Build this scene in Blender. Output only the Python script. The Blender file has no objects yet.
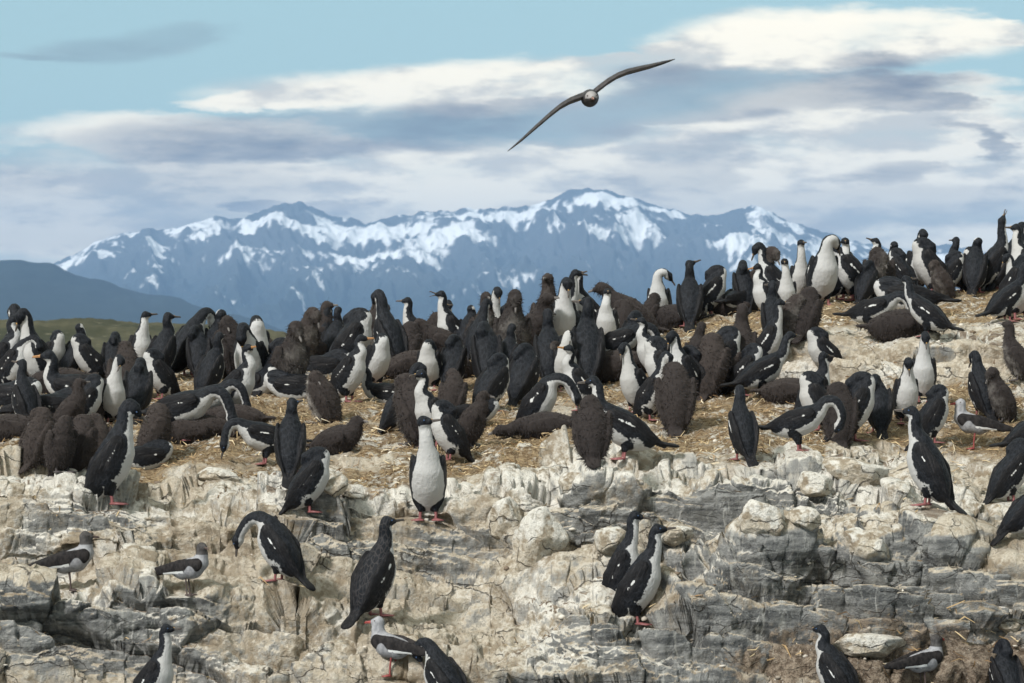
import bpy, bmesh, math, random
import numpy as np
from mathutils import Vector, Matrix
R = math.radians
C = bpy.context.scene
COL = C.collection

# ------------------------------------------------------------------ camera
F = 3200.0; CX, CY = 512.0, 341.5; CAMZ = 4.0
cam = bpy.data.cameras.new('camera'); camo = bpy.data.objects.new('camera', cam); COL.objects.link(camo)
camo.location = (0, 0, CAMZ); camo.rotation_euler = (R(90), 0, 0)
cam.sensor_width = 36.0; cam.lens = 36.0*F/1024.0
cam.clip_start = 0.5; cam.clip_end = 80000
cam.dof.use_dof = True; cam.dof.focus_distance = 21.5; cam.dof.aperture_fstop = 9.0
C.camera = camo
C.render.resolution_x = 1024; C.render.resolution_y = 683

def at(px, py, d):
    return Vector(((px-CX)/F*d, d, CAMZ-(py-CY)/F*d))

# ------------------------------------------------------------------ light
SUN_EL, SUN_AZ = 40.0, 220.0          # azimuth measured clockwise from +Y (the view direction)
sl = bpy.data.lights.new('sun', 'SUN'); so = bpy.data.objects.new('sun', sl); COL.objects.link(so)
sl.energy = 2.4; sl.angle = R(8); sl.color = (1.0, 0.98, 0.95)
_sd = Vector((math.sin(R(SUN_AZ))*math.cos(R(SUN_EL)), math.cos(R(SUN_AZ))*math.cos(R(SUN_EL)), math.sin(R(SUN_EL))))
so.rotation_euler = _sd.to_track_quat('Z', 'Y').to_euler()
C.view_settings.view_transform = 'Standard'; C.view_settings.look = 'None'
C.view_settings.exposure = 1.02; C.view_settings.gamma = 1.0
C.cycles.volume_bounces = 0; C.cycles.max_bounces = 6; C.cycles.volume_max_steps = 64

# ------------------------------------------------------------------ node helpers
class NT:
    def __init__(s, tree): s.t = tree; s.n = tree.nodes; s.l = tree.links
    def new(s, t, **kw):
        n = s.n.new(t)
        for k, v in kw.items(): setattr(n, k, v)
        return n
    def link(s, a, b): s.l.new(a, b)
    def put(s, sock, v):
        if isinstance(v, bpy.types.NodeSocket): s.l.new(v, sock)
        elif v is not None: sock.default_value = v
    def math(s, op, a, b=None, c=None, clamp=False):
        n = s.new('ShaderNodeMath', operation=op, use_clamp=clamp)
        s.put(n.inputs[0], a); s.put(n.inputs[1], b)
        if c is not None: s.put(n.inputs[2], c)
        return n.outputs[0]
    def sstep(s, v, a, b, lo=0.0, hi=1.0):
        n = s.new('ShaderNodeMapRange', interpolation_type='SMOOTHSTEP')
        s.put(n.inputs[0], v); n.inputs[1].default_value = a; n.inputs[2].default_value = b
        n.inputs[3].default_value = lo; n.inputs[4].default_value = hi
        return n.outputs[0]
    def mix(s, f, a, b, blend='MIX'):
        n = s.new('ShaderNodeMix', data_type='RGBA', blend_type=blend)
        s.put(n.inputs[0], f)
        for i, v in ((6, a), (7, b)):
            if isinstance(v, tuple) and len(v) == 3: v = v+(1,)
            s.put(n.inputs[i], v)
        return n.outputs[2]
    def noise(s, vec, scale, detail=4, rough=0.55, dist=0.0, dims='3D'):
        n = s.new('ShaderNodeTexNoise', noise_dimensions=dims)
        s.put(n.inputs['Vector'], vec); n.inputs['Scale'].default_value = scale
        n.inputs['Detail'].default_value = detail; n.inputs['Roughness'].default_value = rough
        n.inputs['Distortion'].default_value = dist
        return n.outputs[0]
    def mapping(s, vec, scale=(1,1,1), loc=(0,0,0), rot=(0,0,0)):
        n = s.new('ShaderNodeMapping'); s.put(n.inputs[0], vec)
        n.inputs['Scale'].default_value = scale; n.inputs['Location'].default_value = loc; n.inputs['Rotation'].default_value = rot
        return n.outputs[0]
    def attr(s, name):
        n = s.new('ShaderNodeAttribute', attribute_name=name); return n
def material(name):
    m = bpy.data.materials.new(name); m.use_nodes = True
    nt = NT(m.node_tree); b = m.node_tree.nodes['Principled BSDF']
    return m, nt, b

# ------------------------------------------------------------------ world: sky with layered clouds
w = bpy.data.worlds.new('World'); C.world = w; w.use_nodes = True
nt = NT(w.node_tree); bg = w.node_tree.nodes['Background']
sky = nt.new('ShaderNodeTexSky', sky_type='NISHITA'); sky.sun_disc = False
sky.sun_elevation = R(SUN_EL); sky.sun_rotation = R(SUN_AZ); sky.altitude = 0
sky.air_density = 1.0; sky.dust_density = 0.6; sky.ozone_density = 1.6
tc = nt.new('ShaderNodeTexCoord'); sep = nt.new('ShaderNodeSeparateXYZ'); nt.link(tc.outputs['Generated'], sep.inputs[0])
yy = nt.math('MAXIMUM', nt.math('ABSOLUTE', sep.outputs[1]), 0.05)
az = nt.math('DIVIDE', sep.outputs[0], yy); el = nt.math('DIVIDE', sep.outputs[2], yy)
cb = nt.new('ShaderNodeCombineXYZ'); nt.link(az, cb.inputs[0]); nt.link(el, cb.inputs[1]); nt.link(nt.math('MULTIPLY', nt.math('SIGN', sep.outputs[1]), 0.7), cb.inputs[2])
base = cb.outputs[0]
nA = nt.new('ShaderNodeTexNoise'); nt.put(nA.inputs['Vector'], nt.mapping(base, (9, 34, 1))); nA.inputs['Scale'].default_value = 1; nA.inputs['Detail'].default_value = 6; nA.inputs['Roughness'].default_value = 0.55
nB = nt.new('ShaderNodeTexNoise'); nt.put(nB.inputs['Vector'], nt.mapping(base, (22, 90, 1), (3, 7, 0))); nB.inputs['Scale'].default_value = 1; nB.inputs['Detail'].default_value = 8; nB.inputs['Roughness'].default_value = 0.65
def off(n, amp): return nt.math('MULTIPLY', nt.math('SUBTRACT', n, 0.5), amp)
sA = nt.new('ShaderNodeSeparateColor'); nt.link(nA.outputs[1], sA.inputs[0])
U = nt.math('ADD', nt.math('ADD', az, off(sA.outputs[0], 0.060)), off(nB.outputs[0], 0.050))
V = nt.math('ADD', nt.math('ADD', el, off(sA.outputs[1], 0.0150)), off(nB.outputs[0], 0.0130))
def pxu(x): return (x-CX)/F
def pxv(y): return (CY-y)/F
def blob(x, y, rx, ry, tilt=0.0, soft=0.42):
    du = nt.math('SUBTRACT', U, pxu(x)); dv = nt.math('SUBTRACT', V, pxv(y))
    if tilt: dv = nt.math('SUBTRACT', dv, nt.math('MULTIPLY', du, tilt))
    a = nt.math('MULTIPLY', du, F/rx); b = nt.math('MULTIPLY', dv, F/ry)
    r2 = nt.math('ADD', nt.math('MULTIPLY', a, a), nt.math('MULTIPLY', b, b))
    return nt.sstep(r2, 1.0+soft, 1.0-soft)
def union(bl):
    r = bl[0]
    for b in bl[1:]: r = nt.math('MAXIMUM', r, b)
    return r
SKYB = BLOBS = None
fbm = nt.noise(nt.mapping(base, (14, 60, 1), (1.3, 0.4, 0)), 1, 7, 0.6)
white = union([blob(120, 190, 230, 36, 0, .8), blob(60, 225, 200, 30, 0, .9), blob(760, 232, 200, 20, 0, .8), blob(860, 40, 200, 30, 0.03), blob(720, 55, 90, 14), blob(440, 88, 190, 24, 0.04, .6), blob(600, 172, 330, 36), blob(300, 160, 190, 26, 0.0),
               blob(830, 165, 260, 60), blob(1010, 140, 60, 30), blob(330, 100, 120, 10, 0.05), blob(120, 235, 160, 24), blob(960, 240, 120, 22), blob(420, 200, 200, 26),
               blob(600, 70, 120, 12, .05), blob(1000, 30, 90, 16), blob(170, 134, 160, 17, 0, .7), blob(880, 115, 170, 40)])
grey2 = union([blob(100, 180, 250, 34), blob(60, 215, 230, 32), blob(760, 215, 160, 26), blob(950, 205, 180, 20), blob(640, 210, 120, 12), blob(690, 172, 75, 34), blob(135, 45, 80, 17, 0.10, .95), blob(60, 58, 70, 6, 0, .95), blob(175, 38, 40, 15, 0, .9)])
grey = union([blob(300, 135, 250, 21, 0.03), blob(490, 112, 120, 15, 0.05), blob(560, 125, 90, 16), blob(790, 88, 190, 23, -0.02), blob(890, 62, 60, 11, 0, .9), blob(700, 105, 130, 20), blob(945, 105, 70, 10),
              blob(300, 200, 90, 10), blob(345, 207, 30, 7), blob(900, 178, 40, 10, 0, .95),
              blob(985, 145, 30, 12, -.5, .98)])
grey = nt.math('MAXIMUM', grey, nt.math('MULTIPLY', grey2, 0.52))
# elsewhere in the sky: loose random cover, which fills in with height
front = nt.sstep(sep.outputs[1], 0.90, 0.965)
rnd = nt.sstep(nt.noise(nt.mapping(tc.outputs['Generated'], (2, 2, 5)), 1.6, 6, 0.55), 0.40, 0.60)
up = nt.sstep(el, 0.125, 0.30)
wmask = nt.math('MAXIMUM', nt.math('MULTIPLY', white, nt.math('SUBTRACT', 1.0, up)), nt.math('MULTIPLY', rnd, nt.math('MAXIMUM', up, nt.math('SUBTRACT', 1.0, front))))
wmask = nt.math('MULTIPLY', wmask, nt.sstep(fbm, 0.22, 0.52, 0.45, 1.0))
gmask = nt.math('MULTIPLY', nt.math('MULTIPLY', grey, nt.math('MULTIPLY', front, nt.math('SUBTRACT', 1.0, up))), nt.sstep(fbm, 0.30, 0.62, 1.0, 0.55))
lowhaze = nt.sstep(el, 0.062, 0.010)
SK = 0.10; KW = 0.92
bgs = bg.inputs['Strength']; bgs.default_value = SK*0.84
clear = nt.mix(0.75, sky.outputs[0], (0.23/SK, 0.36/SK, 0.345/SK))
clear = nt.mix(nt.math('MULTIPLY', lowhaze, 0.9), clear, (0.54/SK, 0.52/SK, 0.44/SK))
tex = nt.noise(nt.mapping(base, (30, 95, 1), (2.2, 6.1, 0)), 1, 9, 0.62)
wcol = nt.mix(nt.sstep(nt.math('ADD', tex, off(fbm, .7)), 0.36, 0.58), (0.50/SK, 0.47/SK, 0.40/SK), (0.86/SK, 0.78/SK, 0.61/SK))
col = nt.mix(wmask, clear, wcol)
gcol = nt.mix(nt.sstep(nt.noise(nt.mapping(base, (20, 70, 1), (5, 2, 0)), 1, 5), 0.35, 0.65), (0.10/SK, 0.092/SK, 0.10/SK), (0.235/SK, 0.225/SK, 0.215/SK))
col = nt.mix(nt.math('MULTIPLY', gmask, 0.92), col, gcol)
# below the horizon keep the plain sky
col = nt.mix(nt.sstep(sep.outputs[2], -0.02, 0.0), sky.outputs[0], col)
nt.link(col, bg.inputs['Color'])

# ------------------------------------------------------------------ numpy noise
def _h(ix, iy, iz, seed):
    h = (ix.astype(np.uint32)*np.uint32(374761393) + iy.astype(np.uint32)*np.uint32(668265263) + iz.astype(np.uint32)*np.uint32(2147483647) + np.uint32(seed*974711+17))
    h = (h ^ (h >> np.uint32(13)))*np.uint32(1274126177)
    h = (h ^ (h >> np.uint32(16)))*np.uint32(2246822519)
    return h ^ (h >> np.uint32(15))
def rnd01(ix, iy, iz, seed): return _h(ix, iy, iz, seed).astype(np.float32)/np.float32(4294967295.0)
def perlin(P, seed=0):
    P = np.asarray(P, np.float32); i = np.floor(P).astype(np.int64); f = P-i
    u = f*f*f*(f*(f*6-15)+10); out = 0
    for dx in (0, 1):
        wx = u[:, 0] if dx else 1-u[:, 0]
        for dy in (0, 1):
            wy = u[:, 1] if dy else 1-u[:, 1]
            for dz in (0, 1):
                wz = u[:, 2] if dz else 1-u[:, 2]
                h = _h(i[:, 0]+dx, i[:, 1]+dy, i[:, 2]+dz, seed)
                gx = ((h & np.uint32(1023)).astype(np.float32)/511.5-1); gy = (((h >> np.uint32(10)) & np.uint32(1023)).astype(np.float32)/511.5-1); gz = (((h >> np.uint32(20)) & np.uint32(1023)).astype(np.float32)/511.5-1)
                out = out + wx*wy*wz*(gx*(f[:, 0]-dx)+gy*(f[:, 1]-dy)+gz*(f[:, 2]-dz))
    return out
def fbmn(P, oct=4, seed=0, gain=0.5):
    P = np.asarray(P, np.float32); a = 1.0; o = 0
    for k in range(oct):
        o = o + a*perlin(P*(2.03**k)+k*7.7, seed+k); a *= gain
    return o
def ridged(P, oct=4, seed=0, gain=0.5):
    P = np.asarray(P, np.float32); a = 1.0; o = 0
    for k in range(oct):
        o = o + a*(1-np.abs(perlin(P*(2.03**k)+k*7.7, seed+k))*2.2); a *= gain
    return o
def worley(P, seed=0):
    """returns F1, F2 and the id-hash of the nearest cell (0..1), and the offset from its point"""
    P = np.asarray(P, np.float32); i = np.floor(P).astype(np.int64)
    f1 = np.full(len(P), 9e9, np.float32); f2 = f1.copy(); idh = np.zeros(len(P), np.float32); off = np.zeros_like(P)
    for dx in (-1, 0, 1):
        for dy in (-1, 0, 1):
            for dz in (-1, 0, 1):
                cx, cy, cz = i[:, 0]+dx, i[:, 1]+dy, i[:, 2]+dz
                q = np.stack([cx+rnd01(cx, cy, cz, seed), cy+rnd01(cx, cy, cz, seed+1), cz+rnd01(cx, cy, cz, seed+2)], 1).astype(np.float32)
                v = P-q; d = (v*v).sum(1)
                m = d < f1
                f2 = np.where(m, f1, np.minimum(f2, d)); f1 = np.where(m, d, f1)
                idh = np.where(m, rnd01(cx, cy, cz, seed+3), idh); off = np.where(m[:, None], v, off)
    return np.sqrt(f1), np.sqrt(f2), idh, off
def sst(a, b, x):
    t = np.clip((x-a)/(b-a), 0, 1); return t*t*(3-2*t)

def mesh_obj(name, verts, faces, mat=None, parent=None, smooth=True, attrs=None):
    me = bpy.data.meshes.new(name)
    verts = np.asarray(verts, np.float32); faces = np.asarray(faces, np.int32)
    n = faces.shape[1]
    me.vertices.add(len(verts)); me.vertices.foreach_set('co', verts.ravel())
    me.loops.add(faces.size); me.loops.foreach_set('vertex_index', faces.ravel())
    me.polygons.add(len(faces)); me.polygons.foreach_set('loop_start', np.arange(0, faces.size, n, dtype=np.int32))
    me.update(calc_edges=True)
    if smooth: me.polygons.foreach_set('use_smooth', np.ones(len(faces), bool))
    for k, v in (attrs or {}).items():
        v = np.asarray(v, np.float32)
        if v.ndim == 1:
            a = me.attributes.new(k, 'FLOAT', 'POINT'); a.data.foreach_set('value', v)
        else:
            a = me.attributes.new(k, 'FLOAT_COLOR', 'POINT'); a.data.foreach_set('color', np.concatenate([v, np.ones((len(v), 4-v.shape[1]), np.float32)], 1).ravel())
    if mat: me.materials.append(mat)
    o = bpy.data.objects.new(name, me); COL.objects.link(o)
    if parent: o.parent = parent
    return o
def grid_faces(nr, nc):
    i = np.arange(nr*nc).reshape(nr, nc)
    return np.stack([i[:-1, :-1], i[:-1, 1:], i[1:, 1:], i[1:, :-1]], -1).reshape(-1, 4)
def tag(o, label=None, cat=None, group=None, kind=None):
    if label: o['label'] = label
    if cat: o['category'] = cat
    if group: o['group'] = group
    if kind: o['kind'] = kind
    return o

# ------------------------------------------------------------------ sea
m_water, nt, b = material('sea_water')
tcw = nt.new('ShaderNodeTexCoord')
b.inputs['Base Color'].default_value = (0.03, 0.07, 0.11, 1); b.inputs['Roughness'].default_value = 0.15
bp = nt.new('ShaderNodeBump'); bp.inputs['Strength'].default_value = 0.4; bp.inputs['Distance'].default_value = 0.2
nt.link(nt.noise(nt.mapping(tcw.outputs['Object'], (1, .6, 1)), 0.8, 6), bp.inputs['Height']); nt.link(bp.outputs[0], b.inputs['Normal'])
S = 8400
o = mesh_obj('water', [(-S, -2400, 0), (S, -2400, 0), (S, 17900, 0), (-S, 17900, 0)], [(0, 1, 2, 3)], m_water); tag(o, kind='structure')

# ------------------------------------------------------------------ snowy range across the channel
def interp_pts(pts, x):
    p = np.array(pts, float); return np.interp(x, p[:, 0], p[:, 1])
RIDGE = [(-900, 300), (-500, 292), (-200, 285), (-60, 275), (30, 268), (60, 262), (80, 250), (100, 240), (118, 233), (132, 231), (150, 228), (165, 229), (180, 226), (197, 222), (215, 215), (230, 219), (245, 218), (258, 211), (270, 206), (285, 203), (300, 203), (312, 206), (325, 212), (336, 216), (350, 217), (365, 222), (380, 219), (395, 215), (412, 213), (430, 211), (448, 210), (465, 207), (482, 209), (500, 206), (515, 207), (530, 205), (545, 200), (560, 194), (572, 189), (582, 187), (594, 188), (604, 190), (620, 194), (640, 199), (660, 206), (680, 211), (695, 214), (706, 215), (720, 214), (733, 210), (745, 207), (756, 206), (766, 208), (778, 215), (792, 222), (810, 228), (830, 233), (850, 240), (866, 243), (890, 249), (905, 251), (930, 246), (945, 243), (970, 247), (1000, 256), (1030, 262), (1200, 275), (1700, 300)]
DF, DR = 9000.0, 14000.0
xs = np.concatenate([np.arange(-900, -60, 12.), np.arange(-60, 1090, 1.6), np.arange(1090, 1700, 12.)]); nx = len(xs)
ts = np.concatenate([np.linspace(0, 1, 230), [1.03, 1.07, 1.12, 1.2, 1.4]]); nT = len(ts)
X, T = np.meshgrid(xs, ts)
ridge = (CY-interp_pts(RIDGE, X))/F*DR
ridge = np.maximum(ridge, 10)
D = DF+(DR-DF)*T
N3 = np.stack([X.ravel()/85., T.ravel()*2.2, np.zeros(X.size)], 1)
rg = ridged(N3+np.stack([T.ravel()*0.8, X.ravel()*0, X.ravel()*0], 1), 5, 11, 0.55).reshape(X.shape)
fine = fbmn(np.stack([X.ravel()/14., T.ravel()*13, np.zeros(X.size)], 1), 4, 5).reshape(X.shape)
prof = np.where(T <= 1, 0.12*T+0.88*np.clip(T, 0, 1)**1.7, np.maximum(0, 1-(T-1)*2.2))
env = np.clip(4*T*(1-T), 0, 1)**0.6
Zm = ridge*(prof+env*(0.20*(rg-1.15)+0.045*fine)) + np.where(np.abs(T-1) < 0.06, fine*17, 0)
Zm = np.where(T < 0.01, -2, Zm)
V3 = np.stack([(X-CX)/F*D, D, Zm+CAMZ*0], -1)
gz_t = np.gradient(Zm, axis=0); gz_x = np.gradient(Zm, axis=1)
ypx = CY-(Zm-CAMZ)/D*F
n1 = fbmn(np.stack([X.ravel()/62.+T.ravel()*2.6, T.ravel()*10, np.zeros(X.size)+3], 1), 5, 31, 0.44).reshape(X.shape)
n2 = fbmn(np.stack([X.ravel()/120., T.ravel()*4, np.zeros(X.size)+9], 1), 3, 41).reshape(X.shape)
lap = np.roll(Zm, 3, 1)+np.roll(Zm, -3, 1)-2*Zm
alt = np.clip((300-ypx)/75., 0, 1.6)
n3_ = fbmn(np.stack([X.ravel()/34.-T.ravel()*1.5, T.ravel()*20, np.zeros(X.size)+8], 1), 4, 61, 0.5).reshape(X.shape)
snow = n1*1.1+n3_*0.36+n2*0.75+alt*0.70-0.67 + np.clip(lap/18., -0.10, 0.10) - 0.10*np.clip(gz_x, -4, 4)/4
crest = sst(0.93, 1.0, T)*sst(0.0, .25, interp_pts([(0, 0), (90, -.3), (250, .2), (285, .6), (320, .5), (345, 0), (430, .1), (540, .0), (580, .7), (680, .8), (720, .3), (750, -.3), (770, 0), (860, .3), (1000, 0)], X))
snow = snow-0.75*crest-0.05+0.75*fbmn(np.stack([X.ravel()/24., T.ravel()*7, np.zeros(X.size)+4], 1), 3, 91).reshape(X.shape)*sst(.72, .95, T)
slope_dark = interp_pts([(0, -.2), (75, .12), (210, .1), (245, 0), (290, -.06), (340, .1), (480, .1), (560, .08), (600, -.05), (680, -.12), (720, 0), (760, .14), (820, .05), (900, .1), (1024, .1)], X)
snow = snow+slope_dark
m_mtn, nt, b = material('mountain_rock_and_snow')
geo = nt.new('ShaderNodeTexCoord')
sn = nt.math('ADD', nt.attr('snow').outputs['Fac'], nt.math('MULTIPLY', nt.math('SUBTRACT', nt.noise(geo.outputs['Object'], 0.012, 7, .7), 0.5), 0.42))
rock = nt.mix(nt.noise(geo.outputs['Object'], 0.004, 6), (0.035, 0.045, 0.055), (0.10, 0.105, 0.11))
forest = nt.mix(nt.noise(geo.outputs['Object'], 0.006, 5), (0.010, 0.018, 0.018), (0.024, 0.034, 0.034))
rk = nt.mix(nt.attr('alt').outputs['Fac'], forest, rock)
nt.link(nt.mix(nt.sstep(sn, -0.13, 0.22), rk, (0.74, 0.755, 0.78)), b.inputs['Base Color'])
b.inputs['Roughness'].default_value = 0.8; b.inputs['Specular IOR Level'].default_value = 0.1
o = mesh_obj('mountains', V3.reshape(-1, 3), grid_faces(nT, nx), m_mtn, attrs={'snow': snow.ravel(), 'alt': np.clip(alt*1.4, 0, 1).ravel()}); tag(o, kind='structure')

# dark forested slope, nearer, coming down from the left
m_for, nt, b = material('forested_slope')
geo = nt.new('ShaderNodeTexCoord')
nt.link(nt.mix(nt.noise(geo.outputs['Object'], 0.012, 6), (0.010, 0.018, 0.018), (0.024, 0.034, 0.032)), b.inputs['Base Color']); b.inputs['Roughness'].default_value = 0.9; b.inputs['Specular IOR Level'].default_value = 0.04
SL = [(-900, 190), (-400, 215), (-150, 240), (0, 255), (40, 261), (80, 273), (120, 283), (160, 293), (200, 303), (240, 315), (275, 326), (330, 337), (500, 341), (1700, 341)]
xs = np.arange(-900, 600, 5.); ts = np.linspace(0, 1.5, 60); X, T = np.meshgrid(xs, ts)
D = 5200+2200*T; rz = np.maximum((CY-interp_pts(SL, X))/F*7400, 0)
Zs = rz*np.where(T <= 1, T**1.2, 1-(T-1)*1.8)+np.clip(rz/60, 0, 1)*np.where(T < 1, 22, 3)*T*fbmn(np.stack([X.ravel()/40, T.ravel()*4, T.ravel()*0], 1), 4, 77).reshape(X.shape)-1
o = mesh_obj('hills', np.stack([(X-CX)/F*D, D, Zs], -1).reshape(-1, 3), grid_faces(*X.shape), m_for); tag(o, kind='structure')

# grassy rise of the island behind the colony, on the left
m_gr, nt, b = material('rough_turf')
geo = nt.new('ShaderNodeTexCoord')
g1 = nt.mix(nt.sstep(nt.noise(geo.outputs['Object'], 0.35, 6, .6), .35, .65), (0.036, 0.040, 0.026), (0.082, 0.078, 0.050))
g1 = nt.mix(nt.sstep(nt.noise(geo.outputs['Object'], 2.2, 5, .6), .58, .7), g1, (0.13, 0.12, 0.08))
nt.link(g1, b.inputs['Base Color']); b.inputs['Roughness'].default_value = 0.95; b.inputs['Specular IOR Level'].default_value = 0.1
HT = [(-900, 316), (-500, 316), (-200, 319), (0, 321), (60, 320), (110, 321), (160, 323), (200, 325), (240, 328), (275, 332), (300, 338), (340, 350), (420, 380), (600, 420)]
xs = np.arange(-700, 520, 2.5); ts = np.linspace(0, 1.6, 90); X, T = np.meshgrid(xs, ts)
D = 48+30*T; rz = (CY-interp_pts(HT, X))/F*78+CAMZ+1.2
Zh = -1.2+rz*np.where(T <= 1, T**0.6, 1-(T-1)**2*1.3)
P = np.stack([(X-CX)/F*D, D, X*0], -1).reshape(-1, 3)
Zh = Zh+0.18*fbmn(P*0.5, 4, 88).reshape(X.shape)+0.10*np.abs(fbmn(P*2.4, 3, 99)).reshape(X.shape)
o = mesh_obj('hill', np.stack([P[:, 0], P[:, 1], Zh.ravel()], 1), grid_faces(*X.shape), m_gr); tag(o, kind='structure')
# ------------------------------------------------------------------ the rock island: stepped ledges below, straw-covered colony above
ST = [-420, -150, 0, 130, 260, 390, 510, 640, 770, 900, 1024, 1180, 1440]
ROWS = [  # (y at each station, depth at each station)
 ([1120]*13, [18.0]*13),
 ([790]*13, [17.5]*13),
 ([675, 672, 668, 672, 676, 672, 668, 692, 662, 655, 660, 668, 670], [18.5, 18.5, 18.5, 18.5, 18.5, 18.5, 18.5, 18.35, 18.6, 18.65, 18.6, 18.5, 18.5]),
 ([600, 600, 598, 594, 604, 622, 640, 632, 560, 548, 588, 592, 595], [18.72, 18.72, 18.72, 18.74, 18.85, 18.95, 18.95, 18.6, 19.0, 19.0, 18.9, 18.8, 18.8]),
 ([578, 576, 575, 568, 566, 577, 564, 562, 536, 526, 560, 566, 570], [19.55, 19.55, 19.55, 19.55, 19.55, 19.6, 19.65, 19.7, 19.6, 19.65, 19.5, 19.45, 19.45]),
 ([495, 494, 493, 502, 511, 508, 489, 488, 488, 506, 540, 540, 540], [19.85, 19.85, 19.85, 19.85, 19.9, 19.95, 20.0, 19.92, 19.92, 20.0, 19.95, 19.9, 19.9]),
 ([470, 470, 470, 474, 470, 466, 462, 456, 456, 476, 498, 498, 498], [21.4, 21.4, 21.4, 21.4, 21.4, 21.5, 21.6, 21.7, 21.7, 21.5, 21.1, 21.1, 21.1]),
 ([432, 431, 430, 430, 430, 428, 426, 424, 424, 434, 440, 440, 440], [23.0, 23.0, 23.0, 23.0, 23.0, 23.1, 23.2, 23.3, 23.2, 22.9, 22.8, 22.8, 22.8]),
 ([398, 397, 396, 396, 395, 393, 391, 388, 386, 386, 390, 390, 390], [24.9, 24.9, 24.9, 24.9, 24.9, 24.8, 24.7, 24.6, 24.4, 24.2, 24.1, 24.1, 24.1]),
 ([386, 385, 384, 383, 381, 377, 370, 360, 350, 346, 348, 350, 352], [26.0, 26.0, 26.0, 26.0, 26.0, 25.9, 25.7, 25.2, 24.75, 24.5, 24.5, 24.5, 24.5]),
 ([377, 376, 375, 374, 371, 365, 352, 330, 301, 290, 291, 292, 296], [27.6, 27.6, 27.6, 27.6, 27.6, 27.6, 27.8, 28.2, 29.2, 30.2, 30.3, 30.3, 30.3]),
 ([392, 391, 390, 388, 384, 378, 366, 348, 322, 308, 308, 310, 314], [31, 31, 31, 31, 31, 31, 31.2, 31.8, 33, 34.2, 34.4, 34.4, 34.4]),
 ([700]*13, [40]*13)]
FOOTHOLDS = [(68, 594), (186, 596), (394, 682), (976, 448), (922, 694), (372, 618), (634, 630), (277, 582), (305, 518), (428, 516), (106, 510), (932, 510), (1008, 502), (744, 462), (796, 450), (290, 472), (840, 700), (150, 712), (452, 706)]
NS = [14, 40, 66, 44, 74, 40, 46, 42, 40, 52, 14, 8]
cols = np.concatenate([np.arange(-420, -30, 4.), np.arange(-30, 1054, 1.15), np.arange(1054, 1440, 4.)]); nc = len(cols)
def smooth_st(v, x):      # smooth interpolation over the stations
    k = np.interp(x, ST, np.arange(len(ST))); i = np.minimum(k.astype(int), len(ST)-2); f = k-i; f = f*f*(3-2*f)
    v = np.array(v, float); return v[i]*(1-f)+v[i+1]*f
def wob(x, s, seed): return fbmn(np.stack([x/s, x*0+seed*3.1, x*0], 1), 3, 200+seed)
Yk, Dk = [], []
for k, (yv, dv) in enumerate(ROWS):
    amp = {2: 9, 3: 22, 4: 14, 5: 18, 6: 11, 7: 4, 8: 3, 9: 5, 10: 3}.get(k, 0)
    Yk.append(smooth_st(yv, cols)+amp*wob(cols, 75., k)+amp*0.35*wob(cols, 17., k+20)); Dk.append(smooth_st(dv, cols)+(0.10*wob(cols, 60., k+40) if 2 <= k <= 9 else 0))
for k in range(1, len(ROWS)-2):   # keep the rows in order
    Dk[k] = np.maximum(Dk[k], Dk[k-1]+0.05)
Y = [];
Dd = []; RW = []
for k in range(len(ROWS)-1):
    t = np.linspace(0, 1, NS[k], endpoint=(k == len(ROWS)-2))[:, None]
    Y.append(Yk[k]*(1-t)+Yk[k+1]*t); Dd.append(Dk[k]*(1-t)+Dk[k+1]*t); RW.append(np.broadcast_to(k+t, (len(t), nc)))
Y = np.concatenate(Y); Dd = np.concatenate(Dd); RW = np.concatenate(RW).copy(); nr = len(Y)
# round the treads and lips a little
for _ in range(3):
    Y[1:-1] = (Y[:-2]+2*Y[1:-1]+Y[2:])/4; Dd[1:-1] = (Dd[:-2]+2*Dd[1:-1]+Dd[2:])/4
XX = np.broadcast_to(cols, (nr, nc))
P = np.stack([(XX-CX)/F*Dd, Dd, CAMZ-(Y-CY)/F*Dd], -1)
def normals(P):
    du = np.gradient(P, axis=1); dv = np.gradient(P, axis=0); n = np.cross(du, dv)
    return n/np.maximum(np.linalg.norm(n, axis=-1, keepdims=True), 1e-9)
N0 = normals(P); N0s = N0.copy()
for _ in range(6):
    N0s[1:-1] = (N0s[:-2]+N0s[1:-1]+N0s[2:])/3; N0s[:, 1:-1] = (N0s[:, :-2]+N0s[:, 1:-1]+N0s[:, 2:])/3
N0s /= np.linalg.norm(N0s, axis=-1, keepdims=True)
q = P.reshape(-1, 3).astype(np.float32); rw = RW.ravel(); xx = XX.ravel()
rocky = sst(6.25, 5.3, rw+1.0*fbmn(q*np.array([1.3, .6, .7]), 4, 301))
scarp = sst(7.9, 8.25, rw)*sst(9.6, 9.05, rw)*sst(690, 790, xx)              # the whitish scarp in the right of the colony
nose = sst(5.7, 5.95, rw)*sst(6.9, 6.5, rw)*sst(800, 850, xx)                 # bare white rock right of centre
rocky = np.clip(np.maximum(rocky, np.maximum(0.75*scarp, 0.8*nose)), 0, 1)
warp = np.stack([fbmn(q*1.7, 2, 401), fbmn(q*1.7, 2, 402), fbmn(q*1.7, 2, 403)], 1)
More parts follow.
